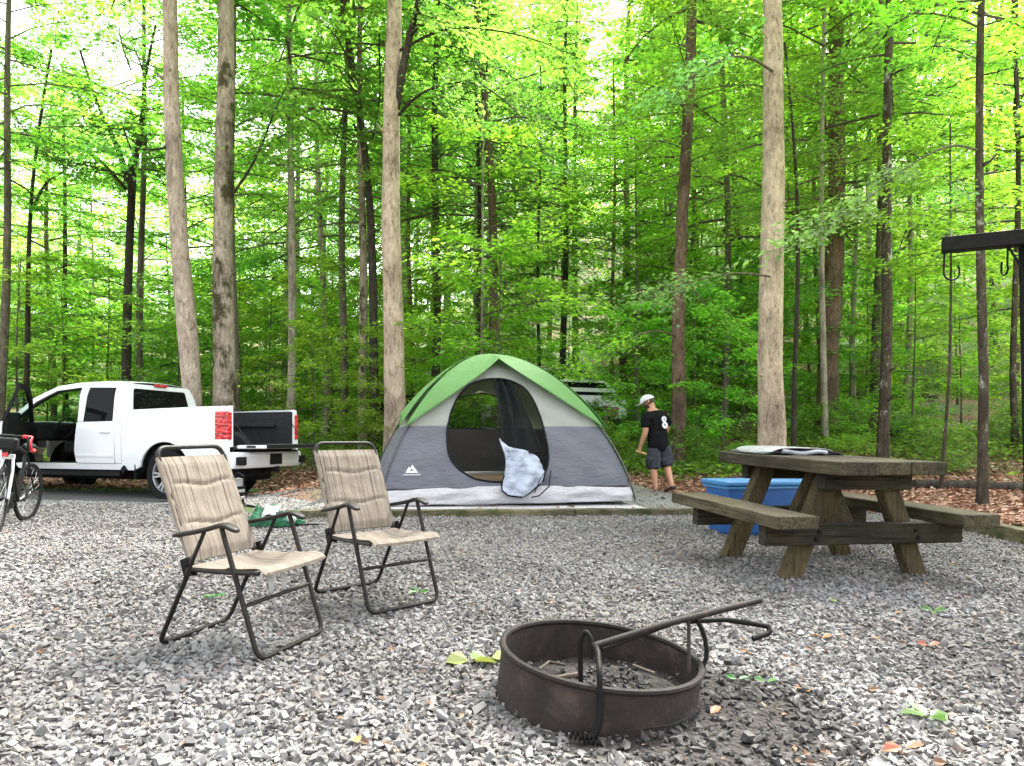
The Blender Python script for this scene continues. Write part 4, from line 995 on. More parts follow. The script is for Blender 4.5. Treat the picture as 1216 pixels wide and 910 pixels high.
mb = MB(); lp_ = [(px(x, 12.4), 12.4 + .05 * math.sin(i), g(px(x, 12.4), 12.4) + .07) for i, x in enumerate((1085, 1130, 1165, 1200, 1240, 1300))]
mb.tube(rounded(lp_, .4), [.10 + .012 * math.sin(i * 1.7) for i in range(len(rounded(lp_, .4)))], 10)
tag(mb.build('fallen_log', M['bark_dark'], smooth=True), 'long dark fallen log on the leaves behind the thin lichened trunk', 'log')
for i, (xa, xb, Y, lb) in enumerate(((1020, 1075, 19, 'rotting dark log lying on the hillside behind the table'), (1000, 1110, 26, 'long fallen trunk higher up the hillside'), (690, 745, 18.5, 'short dark log among the plants left of the walking man'), (836, 880, 20, 'dark log on the slope between the reddish and thick pale trunks'))):
    mb = MB(); q = [(px(xa + (xb - xa) * k / 5, Y), Y + .4 * math.sin(k + i), g(px(xa + (xb - xa) * k / 5, Y), Y) + .10 + .03 * math.sin(k * 2 + i)) for k in range(6)]
    mb.tube(q, [.13 - .012 * k for k in range(6)], 9); tag(mb.build('fallen_log', M['bark_dark'], smooth=True), lb, 'log')
X, Y = px(719, 17.2), 17.2
ps = thing('utility_post', 'short brown wooden post with a small box, right of the tent', 'post', (X, Y, g(X, Y)))
mb = MB(); mb.box((0, 0, .55), (.12, .11, 1.5)); mb.build('post', M['bark_brown'], ps, bevel=.012)
M['box_brown'] = pm('rusty_box', (.16, .085, .05), (.09, .05, .03), 10, rough=.8)
mb = MB(); mb.box((.19, .02, 1.16), (.26, .16, .24)); mb.build('box', M['box_brown'], ps, bevel=.01)
mb = MB(); mb.lathe([(.0, -.1), (.17, -.1), (.15, .18), (.13, .22), (0, .23)], 12); o = mb.build('tree_stump', M['bark_dark'], None, smooth=True); o.location = (X + .28, Y - .2, g(X + .28, Y - .2)); tag(o, 'small dark stump at the foot of the brown wooden post', 'stump')

# ------------------------------------------------------------------ fallen leaves one can count
def leaf_thing(x, y, L, mat, label, n=1, cat='leaf', spread=.6, lift=.45):
    X, Y = gp(x, y); c = Crown(int(x * 3 + y)); z = g(X, Y) + .026
    for k in range(n):
        a = c.r.uniform(0, 6.28) if n == 1 else k * 6.28 / n + c.r.uniform(-.3, .3)
        D = unit(np.array([[math.cos(a), math.sin(a), c.r.uniform(.0, lift)]])); Nn = unit(np.array([[c.r.normal(0, .25), c.r.normal(0, .25) - .1, 1]]))
        V, Q = leaf_geo(np.array([[D[0][0] * L * .1 * (n > 1), D[0][1] * L * .1 * (n > 1), .002 * k]]), D, Nn, np.array([L * c.r.uniform(.8, 1.1)]), spread, True); c.put(V, Q, 0)
    o = link('fallen_leaf', c.mesh('fallen_leaf', mat, mat)); o.location = (X, Y, z)
    return tag(o, label, cat, 'single leaves lying on the gravel')
M['leaf_yg'] = leafmat('leaf_yellow_green', [(0, (.15, .21, .045)), (1, (.24, .29, .08))], (1.5, 1.5, 1), .3)
M['leaf_g'] = leafmat('leaf_bright_green', [(0, (.03, .11, .02)), (.5, (.05, .16, .025)), (1, (.08, .20, .035))], (1.5, 1.5, 1), .3)
M['leaf_or'] = leafmat('leaf_orange', [(0, (.30, .13, .04)), (1, (.40, .20, .07))], (1, 1, 1), .15)
leaf_thing(560, 792, .11, M['leaf_yg'], 'pale yellow green leaf lying on the gravel left of the fire ring', 2, spread=.95, lift=.12)
leaf_thing(580, 788, .10, M['leaf_yg'], 'pale yellow green leaf almost touching the left wall of the fire ring', 2, spread=.9, lift=.12)
leaf_thing(1103, 860, .085, M['leaf_g'], 'bright green four leaf sprig in the bottom right of the gravel', 4)
leaf_thing(1107, 731, .07, M['leaf_g'], 'small bright green sprig on the gravel in front of the table', 3)
leaf_thing(876, 814, .055, M['leaf_g'], 'green leaf on the sooty ground right of the fire ring', 2)
leaf_thing(910, 817, .05, M['leaf_g'], 'smaller green leaf farther right of the fire ring', 2)
leaf_thing(1073, 897, .075, M['leaf_or'], 'large orange dry leaf at the bottom edge of the gravel', 2)
leaf_thing(844, 856, .055, M['leaf_or'], 'orange dry leaf just right of the fire ring base', 1)
leaf_thing(425, 891, .055, M['leaf_or'], 'orange dry leaf at the bottom left of the fire ring', 1)
leaf_thing(254, 714, .065, M['leaf_g'], 'green leaves poking up under the nearest chair', 4)
leaf_thing(497, 708, .07, M['leaf_g'], 'green leaves under the seat of the farther chair', 3)
leaf_thing(1103, 773, .06, M['leaf_or'], 'orange brown leaf on the gravel below the table', 2)
leaf_thing(975, 763, .06, M['leaf_or'], 'orange brown leaf right of the swing handle', 2)
leaf_thing(993, 720, .06, M['leaf_yg'], 'pale yellow leaf on the gravel between ring and table', 1)
# ------------------------------------------------------------------ tent
def cloth(name, c1, c2, trans=.25, wr=.5, sc=3.5, tcol=None):
    m, t, o = newmat(name)
    d = N(t, 'ShaderNodeBsdfPrincipled', Roughness=.62); d.inputs['Specular IOR Level'].default_value = .3
    co = coords(t); n1 = N(t, 'ShaderNodeTexNoise', Scale=sc, Detail=4, Roughness=.55); t.links.new(co, n1.inputs['Vector'])
    col = ramp(t, [(.3, c1), (.7, c2)], n1.outputs[0]).outputs[0]; t.links.new(col, d.inputs['Base Color'])
    mp = coords(t, (1.2, 1.2, 3.2)); n2 = N(t, 'ShaderNodeTexNoise', Scale=sc * 1.5, Detail=5, Distortion=.8); t.links.new(mp, n2.inputs['Vector'])
    bn_ = bump(t, n2.outputs[0], wr, .05); t.links.new(bn_, d.inputs['Normal'])
    tr = t.nodes.new('ShaderNodeBsdfTranslucent'); t.links.new(col, tr.inputs['Color'])
    if tcol: t.links.remove(tr.inputs['Color'].links[0]); tr.inputs['Color'].default_value = (*tcol, 1)
    mx = N(t, 'ShaderNodeMixShader'); mx.inputs[0].default_value = trans
    t.links.new(d.outputs[0], mx.inputs[1]); t.links.new(tr.outputs[0], mx.inputs[2]); t.links.new(mx.outputs[0], o.inputs[0]); return m
def screenmat(name, col, alpha):
    m, t, o = newmat(name)
    d = N(t, 'ShaderNodeBsdfDiffuse', Color=(*col, 1)); tr = t.nodes.new('ShaderNodeBsdfTransparent'); mx = N(t, 'ShaderNodeMixShader'); mx.inputs[0].default_value = alpha
    t.links.new(tr.outputs[0], mx.inputs[1]); t.links.new(d.outputs[0], mx.inputs[2]); t.links.new(mx.outputs[0], o.inputs[0]); return m
M['t_green'] = cloth('tent_fly_green', (.155, .34, .105), (.18, .375, .125), .42, .25)
M['t_white'] = cloth('tent_white', (.40, .42, .38), (.46, .48, .44), .5, .3, tcol=(.7, .7, .62))
M['t_grey'] = cloth('tent_grey', (.145, .15, .178), (.172, .178, .21), .3, .5, tcol=(.30, .28, .26))
M['t_skirt'] = cloth('tent_floor_white', (.42, .41, .42), (.50, .49, .50), .1, .7)
M['t_flap'] = cloth('tent_door_white', (.40, .44, .54), (.50, .54, .62), .25, .7, 5)
M['t_floor'] = cloth('tent_inner_floor', (.22, .165, .11), (.27, .21, .15), 0, .3)
M['mesh'] = screenmat('insect_mesh', (.05, .055, .055), .42)
M['mesh_dark'] = screenmat('folded_insect_mesh', (.016, .018, .018), .8)
M['zip'] = pm('black_zip', (.007, .007, .008), rough=.7, spec=.15)
M['logo'] = pm('white_print', (.7, .7, .72), rough=.7)
TW, TD, TH = 3.30, 2.75, 2.02
tent = thing('dome_tent', 'large green, white and grey dome tent with its door open', 'tent', (-.31, 10.10, g(-.31, 10.10) + .035), R(13))
def rz_(z): z = min(max(z / TH, 0), 1); return (1 - z ** (1 / .72)) ** (1 / 1.75)
def zr_(r): return TH * (1 - r ** 1.75) ** .72
def wall_pt(side, u, z, off=0, bulge=.05):
    """u in -1..1 across a wall, z height; wall between two pole arcs"""
    r = rz_(z); b_ = bulge * (1 - u * u) * r
    x, y = u * TW / 2 * r, -(TD / 2 * r + b_ + off)
    if side == 'f': return (x, y, z)
    if side == 'b': return (-x, -y, z)
    x, y = TW / 2 * r + b_ + off, u * TD / 2 * r
    return (x, y, z) if side == 'r' else (-x, -y, z)
def wr(p, a=.012, s=2.2): return a * noise.noise(Vector((p[0] * s, p[1] * s + 5, p[2] * s * 1.4)))
ZB, ZG = .20, .98                                   # top of the white floor skirt, top of the grey band
def door_poly():                                    # on the front wall, in (x, z)
    pts = [(-.80, .70), (-.79, .95), (-.72, 1.18), (-.60, 1.40), (-.44, 1.55), (-.24, 1.63), (.0, 1.65), (.18, 1.61), (.34, 1.50), (.42, 1.32), (.48, 1.05), (.51, .78), (.51, .55), (.46, .40), (.34, .31), (.1, .275), (-.25, .275), (-.5, .32), (-.68, .44), (-.77, .57)]
    return [tuple(v)[:2] for v in rounded([(a, b_, 0) for a, b_ in pts], .08, 3, True)]
DOOR = door_poly()
WIN = [tuple(v)[:2] for v in rounded([(-.62, .99, 0), (-.56, 1.25, 0), (-.36, 1.47, 0), (0, 1.54, 0), (.36, 1.47, 0), (.56, 1.25, 0), (.62, .99, 0)], .05, 3, True)]
def inside(p, poly):
    c = False; j = len(poly) - 1
    for i in range(len(poly)):
        (xi, yi), (xj, yj) = poly[i], poly[j]
        if (yi > p[1]) != (yj > p[1]) and p[0] < (xj - xi) * (p[1] - yi) / (yj - yi) + xi: c = not c
        j = i
    return c
def patch(side, z0, z1, nu, nv, off=0, hole=None, only=None, amp=.012):
    mb = MB()
    def fn(u, v):
        p = wall_pt(side, 2 * u - 1, z0 + (z1 - z0) * v, off); k = (wr(p, amp) + .010 * noise.noise(Vector((p[0] * 2 + p[2] * 3, p[0] * 1.2 - p[2] * 5, 3))) + .006 * math.sin(6 * (p[2] * 2.2 + abs(p[0]) * 1.4) + 5 * noise.noise(Vector((p[0], p[2], 1))))) * min(1, (1 - abs(2 * u - 1)) * 6)
        return (p[0], p[1] - k, p[2]) if side in 'fb' else (p[0] - k, p[1], p[2])
    def keep(u, v):
        z = z0 + (z1 - z0) * v; x = (2 * u - 1) * (TW / 2 if side in 'fb' else TD / 2) * rz_(z)
        if hole and inside((x, z), hole): return False
        if only and not inside((x, z), only): return False
        return True
    mb.grid(fn, nu, nv, keep); return mb
for side, hole in (('f', DOOR), ('b', WIN), ('l', None), ('r', None)):
    n1 = 110 if side == 'f' else 50
    patch(side, ZB, ZG, n1, 50, hole=hole).build('grey_wall', M['t_grey'], tent, smooth='all', solid=.004)
    patch(side, ZG, TH * .997, n1, 60, hole=hole).build('white_wall', M['t_white'], tent, smooth='all', solid=.004)
def skirt(side):
    mb = MB()
    def fn(u, v):
        z = ZB * v; p = list(wall_pt(side, 2 * u - 1, z, .018 * math.sin(PI * v) + .055 * noise.noise(Vector((u * 9, v * 2, ord(side)))) * math.sin(PI * min(1, v + .15))))
        p[2] += .014 * noise.noise(Vector((u * 7, v * 3, 9))) * (1 - v) + (.045 * max(0, math.sin(u * 3.3)) - .02) * v
        return p
    mb.grid(fn, 90, 10); return mb
for side in 'fblr': skirt(side).build('floor_skirt', M['t_skirt'], tent, smooth='all', solid=.004)
patch('b', ZG, 1.56, 50, 30, off=-.004, only=WIN, amp=0).build('window_screen', M['mesh'], tent, smooth='all')
mb = MB(); mb.grid(lambda u, v: ((u - .5) * TW * .95, (v - .5) * TD * .95, .045 + .008 * noise.noise(Vector((u * 6, v * 6, 1)))), 20, 20); mb.build('floor', M['t_floor'], tent, smooth='all')
def fpt(x, z, off): r = rz_(z); return wall_pt('f', max(-1, min(1, x / (TW / 2 * r))), z, off)
mb = MB(); mb.tube([fpt(x, z, .008) for x, z in DOOR], .014, 6, closed=True); mb.build('door_zip', M['zip'], tent, smooth='all')
mb = MB(); mb.tube([(-p[0], -p[1], p[2]) for p in [fpt(x, z, .0) for x, z in WIN]], .011, 6, closed=True); mb.build('window_seam', M['zip'], tent, smooth='all')
# bundled insect door hanging on the right half of the opening
mb = MB()
def bund(u, v):
    z = 1.63 - .98 * v; x0 = -.10 + .02 * v; x1 = .12 + .30 * v ** .8
    x = x0 + (x1 - x0) * u; p = fpt(x, z, .02 + .05 * math.sin(u * 16 + v * 3) * (1 - .5 * v)); return p
mb.grid(bund, 40, 30); mb.build('screen_door', M['mesh_dark'], tent, smooth='all', solid=.004)
mb = MB(); mb.tube([bund(0, v / 14) for v in range(15)], .011, 6); mb.tube([bund(1, v / 14) for v in range(15)], .009, 6); mb.tube([bund(u / 14, 1) for u in range(15)], .012, 6)
mb.build('screen_door_zip', M['zip'], tent, smooth='all')
# white door panel flopped out over the sill
mb = MB()
outl = [(-.13, .83), (-.04, .72), (.10, .69), (.24, .66), (.33, .60), (.40, .50), (.43, .40), (.36, .25), (.24, .15), (.08, .09), (-.08, .11), (-.16, .18), (-.10, .36), (-.08, .55), (-.11, .70)]
cx_, cz_ = .12, .42
def flap(u, v):
    a = u * len(outl); i = int(a) % len(outl); f_ = a - int(a); p = (outl[i][0] * (1 - f_) + outl[(i + 1) % len(outl)][0] * f_, outl[i][1] * (1 - f_) + outl[(i + 1) % len(outl)][1] * f_)
    x = cx_ + (p[0] - cx_) * v; z = cz_ + (p[1] - cz_) * v
    q = fpt(x, max(.05, z), .06 + .085 * noise.noise(Vector((x * 5, z * 5, 4))) + .03 * noise.noise(Vector((x * 13, z * 13, 2))) + .025 * math.sin((x * 2 - z) * 14) + .10 * (.8 - z) * .6 + .03 * (1 - v))
    return q
mb.grid(flap, 75, 16); mb.build('door_flap', M['t_flap'], tent, smooth='all', solid=.005)
mb = MB(); mb.tube([flap(k / 40, 1.0) for k in range(12, 33)], .010, 6); mb.tube(rounded([fpt(.42, .42, .16), fpt(.33, .33, .19), fpt(.24, .15, .2)], .1), .006, 6); mb.tube([fpt(.50, .42, .1), fpt(.44, .22, .16), fpt(.30, .11, .18), fpt(.2, .09, .18)], .008, 6)
mb.build('flap_piping', M['zip'], tent, smooth='all')
# green fly: a cap over the pole cross with a brow over the door
def fly(side):
    mb = MB()
    def fn(u, v):
        uu = 2 * u - 1
        if side == 'f':
            ze = 1.4; xe = TW / 2 * rz_(.93)
            for _ in range(30): ze = .5 * ze + .5 * (1.90 - .97 * abs(uu) * TW / 2 * rz_(ze) / xe)
            ze -= .05 * math.sin(PI * abs(uu))
        elif side == 'b': ze = 1.62 - .70 * abs(uu) ** 1.3
        else: ze = .93 + .16 * (1 - uu * uu)
        z = ze + (TH * .9995 - ze) * v ** .8
        off = .035 + (.17 * (1 - abs(uu)) ** 1.0 * (1 - v) ** 1.0 if side == 'f' else .03 * (1 - v))
        p = list(wall_pt(side, uu, z, off)); k = 1 + .022
        p[0] *= k; p[1] *= k; p[2] = p[2] * 1.0 + .035 + .006 * noise.noise(Vector((uu * 3, v * 3, ord(side))))
        return p
    mb.grid(fn, 60, 26); return mb
fm = MB()
for side in 'fblr':
    q = fly(side); fm.add(q.v, q.f)
fm.build('rain_fly', M['t_green'], tent, smooth=True, solid=.005)
M['pole'] = pm('grey_tent_pole', (.05, .052, .055), (.09, .09, .095), 20, rough=.4, metal=.3)
for sx in (-1, 1):
    for sy in (-1, 1):
        mb = MB(); mb.tube([(sx * (TW / 2 * q + .02), sy * (TD / 2 * q + .02), zr_(q) + .012) for q in [1 - k / 24 for k in range(25)]], .011, 7); mb.build('pole', M['pole'], tent, smooth='all')
# printed mark on the lower left of the front wall
lx, lz = -1.26, .40
def mk(x, z): q = fpt(x, z, .016); return q
mb = MB(); mb.panel([(lx - .075, lz), (lx - .03, lz + .075), (lx - .012, lz + .058), (lx + .012, lz + .10), (lx + .08, lz)], [[(lx - .022, lz + .022), (lx, lz + .05), (lx + .03, lz + .022)]], lambda a, b_, d: tuple(Vector(mk(a, b_)) + Vector((0, -d, 0))), .002)
k = lx - .10
rr = random.Random(3)
while k < lx + .10:
    w_ = rr.uniform(.007, .014); mb.panel([(k, lz - .03), (k + w_, lz - .03), (k + w_, lz - .016), (k, lz - .016)], [], lambda a, b_, d: tuple(Vector(mk(a, b_)) + Vector((0, -d, 0))), .002); k += w_ + .006
mb.build('printed_mark', M['logo'], tent)
sp = thing('sleeping_mat', 'tan sleeping mat lying inside the tent behind the open door', 'sleeping mat', tent.matrix_basis @ Vector((-.1, .35, .06)), R(13))
M['tan'] = cloth('tan_mat', (.36, .25, .14), (.44, .32, .19), 0, .4)
mb = MB(); mb.box((0, 0, .12), (1.9, 1.1, .24)); mb.build('mat', M['tan'], sp, bevel=.06, seg=4)
mb = MB(); mb.box((0, -.03, .245), (1.94, .5, .03)); mb.build('folded_edge', M['t_skirt'], sp, bevel=.01)
# ground sheet poking out in front
gs = MB()
def gsf(u, v):
    a = -1.72 + 3.42 * u; b_ = -.36 - .20 * noise.noise(Vector((u * 3.2, 0, 2))) * (1 - v) + 2.9 * v; x, y = rot_uv(a, b_); return (x, y, g(x, y) + .036 + .012 * max(0, noise.noise(Vector((u * 11, v * 30, 3)))))
gs.grid(gsf, 90, 24); tag(gs.build('ground_sheet', M['t_skirt'], None, smooth='all', solid=.004), 'pale wrinkled ground sheet sticking out under the tent front', 'ground sheet')

# ------------------------------------------------------------------ pickup truck
M['paint'] = pm('white_paint', (.72, .73, .75), (.69, .70, .72), 2, rough=.25, coat=.6, spec=.5, spots=((.62, .60, .56), 5, .64, .78))
M['black_plastic'] = pm('black_plastic', (.006, .006, .0065), (.011, .011, .0115), 30, rough=.6, spec=.15)
M['liner'] = pm('bed_liner', (.016, .0165, .018), (.024, .025, .0265), 20, rough=.7, spec=.15)
M['interior'] = pm('dark_interior', (.009, .0085, .0085), (.015, .0145, .0145), 8, rough=.9, spec=.1)
M['tyre'] = pm('tyre_rubber', (.008, .008, .008), (.014, .014, .014), 20, rough=.85, spec=.15)
M['alloy'] = pm('alloy', (.52, .53, .55), (.46, .47, .49), 6, rough=.28, metal=.85)
M['chrome'] = pm('satin_chrome', (.55, .56, .58), rough=.2, metal=.9)
def glassmat(name, tint, alpha, rough=.02):
    m, t, o = newmat(name)
    gl = N(t, 'ShaderNodeBsdfGlossy', Roughness=rough); d = N(t, 'ShaderNodeBsdfTransparent', Color=(*tint, 1)); dk = N(t, 'ShaderNodeBsdfDiffuse', Color=(.006, .007, .007, 1))
    m1 = N(t, 'ShaderNodeMixShader'); m1.inputs[0].default_value = alpha; t.links.new(d.outputs[0], m1.inputs[1]); t.links.new(dk.outputs[0], m1.inputs[2])
    lw = N(t, 'ShaderNodeLayerWeight', Blend=.3); pw_ = N(t, 'ShaderNodeMath', operation='POWER'); pw_.inputs[1].default_value = 3; t.links.new(lw.outputs['Facing'], pw_.inputs[0]); ma = N(t, 'ShaderNodeMath', operation='MULTIPLY_ADD'); ma.inputs[1].default_value = .25; ma.inputs[2].default_value = .012; t.links.new(pw_.outputs[0], ma.inputs[0]); m2 = t.nodes.new('ShaderNodeMixShader'); t.links.new(ma.outputs[0], m2.inputs[0]); t.links.new(m1.outputs[0], m2.inputs[1]); t.links.new(gl.outputs[0], m2.inputs[2]); t.links.new(m2.outputs[0], o.inputs[0]); return m
M['glass_dark'] = glassmat('privacy_glass', (.1, .1, .1), .9); M['glass'] = glassmat('clear_glass', (.75, .85, .78), .05)
m, t, o = newmat('red_lens'); b = N(t, 'ShaderNodeBsdfPrincipled', Roughness=.15); b.inputs['Base Color'].default_value = (.40, .008, .012, 1); b.inputs['Coat Weight'].default_value = .6
co = coords(t, (1, 1, 1)); wv = N(t, 'ShaderNodeTexVoronoi', Scale=22); t.links.new(co, wv.inputs['Vector']); t.links.new(bump(t, wv.outputs[0], .8, .02), b.inputs['Normal'])
cr = ramp(t, [(.2, (.30, .004, .008)), (.6, (.62, .03, .035))], wv.outputs[0]); t.links.new(cr.outputs[0], b.inputs['Base Color']); t.links.new(b.outputs[0], o.inputs[0]); M['red'] = m
truck = thing('pickup_truck', 'white pickup truck with tailgate lowered and driver door open', 'pickup truck', (-5.15, 11.62, .03), 2.8385)
truck.scale = (1, .90, 1.04)
HWD = .99                                            # half width of the body
ZR, ZL = 1.36, .46                                   # bed rail height, sill height
def ys(z):                                           # body side section: slight barrel, then tumblehome above the belt
    if z <= 1.2: return HWD - .05 * abs((z - .85) / .55) ** 2.2
    return ys(1.2) - (z - 1.2) * .30 - max(0, z - 1.66) * .35
def side_map(s, off=0.0): return lambda a, b_, d: (a, s * (ys(b_) + off - d), b_)
def arch(cx, r, z0, n=14, a0=12): return [(cx + r * 1.02 * math.cos(q), .41 + r * math.sin(q)) for q in [R(a0) + (PI - 2 * R(a0)) * k / n for k in range(n + 1)]]
WB, XT = 3.645, -1.18
# bed side: from the tail to the cab gap, wheel arch cut out
def sub(poly, n=3):
    out_ = []
    for i, p in enumerate(poly):
        q = poly[(i + 1) % len(poly)]; L = math.hypot(q[0] - p[0], q[1] - p[1]); k = max(1, int(L / .12))
        for j in range(k): out_.append((p[0] + (q[0] - p[0]) * j / k, p[1] + (q[1] - p[1]) * j / k))
    return out_
def zbands(mb, poly, mp, th, zs):
    """panel cut into horizontal strips so it can follow a curved section"""
    bm = bmesh.new(); me = bpy.data.meshes.new('tmp'); t_ = tessellate_polygon([[Vector((a, b_, 0)) for a, b_ in poly]])
    me.from_pydata([(a, b_, 0) for a, b_ in poly], [], [tuple(q) for q in t_]); bm.from_mesh(me); bpy.data.meshes.remove(me)
    for z in zs:
        bmesh.ops.bisect_plane(bm, geom=bm.verts[:] + bm.edges[:] + bm.faces[:], plane_co=(0, z, 0), plane_no=(0, 1, 0), dist=1e-5)
    bm.verts.index_update(); vs = [v.co.copy() for v in bm.verts]; n = len(vs)
    fs = [tuple(v.index for v in f.verts) for f in bm.faces]; ed = [(e.verts[0].index, e.verts[1].index) for e in bm.edges if e.is_boundary]; bm.free()
    mb.add([mp(v.x, v.y, 0) for v in vs] + [mp(v.x, v.y, th) for v in vs], fs + [tuple(n + i for i in reversed(f)) for f in fs] + [(a, b_, n + b_, n + a) for a, b_ in ed])
ZS = [.5 + .08 * k for k in range(18)]
def aw(cx, r): return arch(cx, r, 0)
for s in (1, -1):
    bed = [(XT, .56), (-.62, .48)] + [p for p in reversed(aw(0, .505))] + [(.62, ZL), (.865, ZL), (.865, ZR + .025), (.3, ZR + .04), (-.6, ZR + .06), (XT, ZR + .065)]
    mb = MB(); zbands(mb, bed, side_map(s, .0), .05, ZS); mb.build('bed_side', M['paint'], truck, smooth=True, bevel=.012)
    ar = aw(0, .50); mb = MB(); mb.tube([side_map(s, .004)(a, b_, 0) for a, b_ in ar], .018, 7); mb.build('arch_lip', M['paint'], truck, smooth=True)
    mb = MB(); mb.box(((XT + .865) / 2, s * (HWD - .17), .72), (2.02, .02, .0001 + .3)); mb.beam((XT + .02, s * .875, ZR + .02), (.85, s * .875, ZR - .03), .06, .03); mb.build('bed_rail', M['liner'], truck, bevel=.008)
    mb = MB(); vs = []
    for k in range(13):                               # inner wheel house
        q = PI * k / 12; vs += [(.53 * math.cos(q), s * .935, .41 + .50 * math.sin(q)), (.53 * math.cos(q), s * .60, .41 + .50 * math.sin(q))]
    mb.add(vs, [(2 * k, 2 * k + 1, 2 * k + 3, 2 * k + 2) for k in range(12)]); mb.build('wheel_well', M['black_plastic'], truck, smooth=True, solid=.006)
    # cab lower side: rear door is its own panel; the front opening stays open on the driver's side
    if s == 1:
        post = [(.875, ZL), (1.02, ZL), (1.02, 1.20), (1.02, 1.22), (.875, 1.22)]
    mb = MB(); zbands(mb, [(.875, ZL), (3.02, ZL), (3.02, .56), (.875, .56)], side_map(s, -.012), .06, ZS); mb.build('sill', M['paint'], truck, smooth=True, bevel=.01)
    mb = MB(); zbands(mb, [(.875, .565), (.99, .565), (1.02, 1.21), (.875, 1.21)], side_map(s, 0), .05, ZS); mb.build('cab_corner', M['paint'], truck, smooth=True)
    fen = [(2.96, ZL), (3.10, .47)] + [p for p in reversed(aw(WB, .505))] + [(4.22, .52), (4.62, .62), (4.62, 1.06), (4.2, 1.14), (3.3, 1.21), (2.96, 1.21)]
    mb = MB(); zbands(mb, fen, side_map(s, 0), .05, ZS); mb.build('front_fender', M['paint'], truck, smooth=True, bevel=.01)
    mb = MB(); vs = []
    for k in range(13):
        q = PI * k / 12; vs += [(WB + .53 * math.cos(q), s * .935, .41 + .50 * math.sin(q)), (WB + .53 * math.cos(q), s * .60, .41 + .50 * math.sin(q))]
    mb.add(vs, [(2 * k, 2 * k + 1, 2 * k + 3, 2 * k + 2) for k in range(12)]); mb.build('wheel_well', M['black_plastic'], truck, smooth=True, solid=.006)
    # rear door
    rd = rounded([(1.0, .565, 0), (1.80, .565, 0), (1.84, .75, 0), (1.80, 1.205, 0), (1.025, 1.215, 0)], .03, 3, True)
    mb = MB(); zbands(mb, [(p.x, p.y) for p in rd], side_map(s, .010), .05, ZS); d_ = mb.build('rear_door', M['paint'], truck, smooth=True, bevel=.008)
    mb = MB(); zbands(mb, [(1.02, .66), (1.80, .66), (1.80, .70), (1.02, .70)], side_map(s, .022), .014, [.68]); mb.build('door_moulding', M['paint'], d_, bevel=.004)
    mb = MB(); mb.beam((1.10, s * (ys(1.05) + .045), 1.05), (1.30, s * (ys(1.05) + .045), 1.055), .03, .035); mb.box((1.115, s * (ys(1.05) + .02), 1.05), (.03, .04, .03)); mb.box((1.285, s * (ys(1.05) + .02), 1.055), (.03, .04, .03)); mb.build('handle', M['paint'], d_, bevel=.008)
    # upper side of the cab with its window openings
    up = [(.86, 1.215), (.98, 1.80), (1.2, 1.845), (2.0, 1.85), (2.45, 1.80), (2.9, 1.60), (3.42, 1.22), (3.30, 1.215), (2.82, 1.56), (2.42, 1.735), (1.94, 1.775), (1.86, 1.775), (1.80, 1.23), (1.70, 1.225), (1.74, 1.765), (1.155, 1.75), (1.06, 1.24), (1.80, 1.232), (1.80, 1.212), (1.0, 1.214)]
    mb = MB(); zbands(mb, [(.855, 1.215), (.96, 1.80), (1.2, 1.845), (1.9, 1.85), (1.9, 1.765), (1.80, 1.215), (1.69, 1.215), (1.745, 1.765), (1.16, 1.75), (1.065, 1.215)], side_map(s, 0), .045, ZS); mb.build('cab_pillar', M['paint'], truck, smooth=True, bevel=.006)
    mb = MB(); zbands(mb, [(1.9, 1.85), (2.0, 1.85), (2.45, 1.80), (2.9, 1.60), (3.40, 1.215), (3.28, 1.215), (2.83, 1.54), (2.42, 1.725), (1.96, 1.765), (1.9, 1.765)], side_map(s, 0), .05, ZS); mb.build('roof_pillar', M['paint'], truck, smooth=True, bevel=.006)
    mb = MB(); zbands(mb, [(1.07, 1.222), (1.695, 1.222), (1.738, 1.757), (1.165, 1.745)], side_map(s, -.014), .006, ZS); mb.build('rear_door_window', M['glass_dark'], truck, smooth=True)
# far side front door, shut
fd = [(1.83, .565), (2.94, .565), (2.96, 1.205), (1.80, 1.205)]
mb = MB(); zbands(mb, fd, side_map(-1, .008), .05, ZS); fdo = mb.build('front_door', M['paint'], truck, smooth=True, bevel=.008)
mb = MB(); zbands(mb, fd, side_map(-1, -.05), .03, ZS); mb.build('door_trim', M['interior'], fdo)
mb = MB(); zbands(mb, [(1.86, 1.215), (3.2, 1.215), (2.80, 1.53), (2.4, 1.715), (1.93, 1.755)], side_map(-1, -.014), .006, ZS); mb.build('front_door_window', M['glass'], truck, smooth=True)
# roof, hood, windscreen, rear window, cab back
def cross(x, z, w_): return [(x, -w_, z - .05), (x, -w_ * .93, z - .012), (x, -w_ * .5, z + .01), (x, 0, z + .016), (x, w_ * .5, z + .01), (x, w_ * .93, z - .012), (x, w_, z - .05)]
mb = MB(); st = [cross(.955, 1.835, .70), cross(1.2, 1.875, .71), cross(1.9, 1.885, .715), cross(2.45, 1.83, .715)]; vs = [v for c_ in st for v in c_]
mb.add(vs, [(i * 7 + j, i * 7 + j + 1, (i + 1) * 7 + j + 1, (i + 1) * 7 + j) for i in range(3) for j in range(6)]); mb.build('roof', M['paint'], truck, smooth='all', solid=.012, sub=1)
mb = MB(); st = [[(3.36, k, 1.21 + .03 * (1 - (k / .9) ** 2)) for k in (-.93, -.6, -.2, .2, .6, .93)], [(4.1, k, 1.15 + .05 * (1 - (k / .9) ** 2)) for k in (-.93, -.6, -.2, .2, .6, .93)], [(4.62, k, 1.02 + .05 * (1 - (k / .9) ** 2)) for k in (-.91, -.6, -.2, .2, .6, .91)], [(4.68, k, .62) for k in (-.9, -.6, -.2, .2, .6, .9)]]; vs = [v for c_ in st for v in c_]
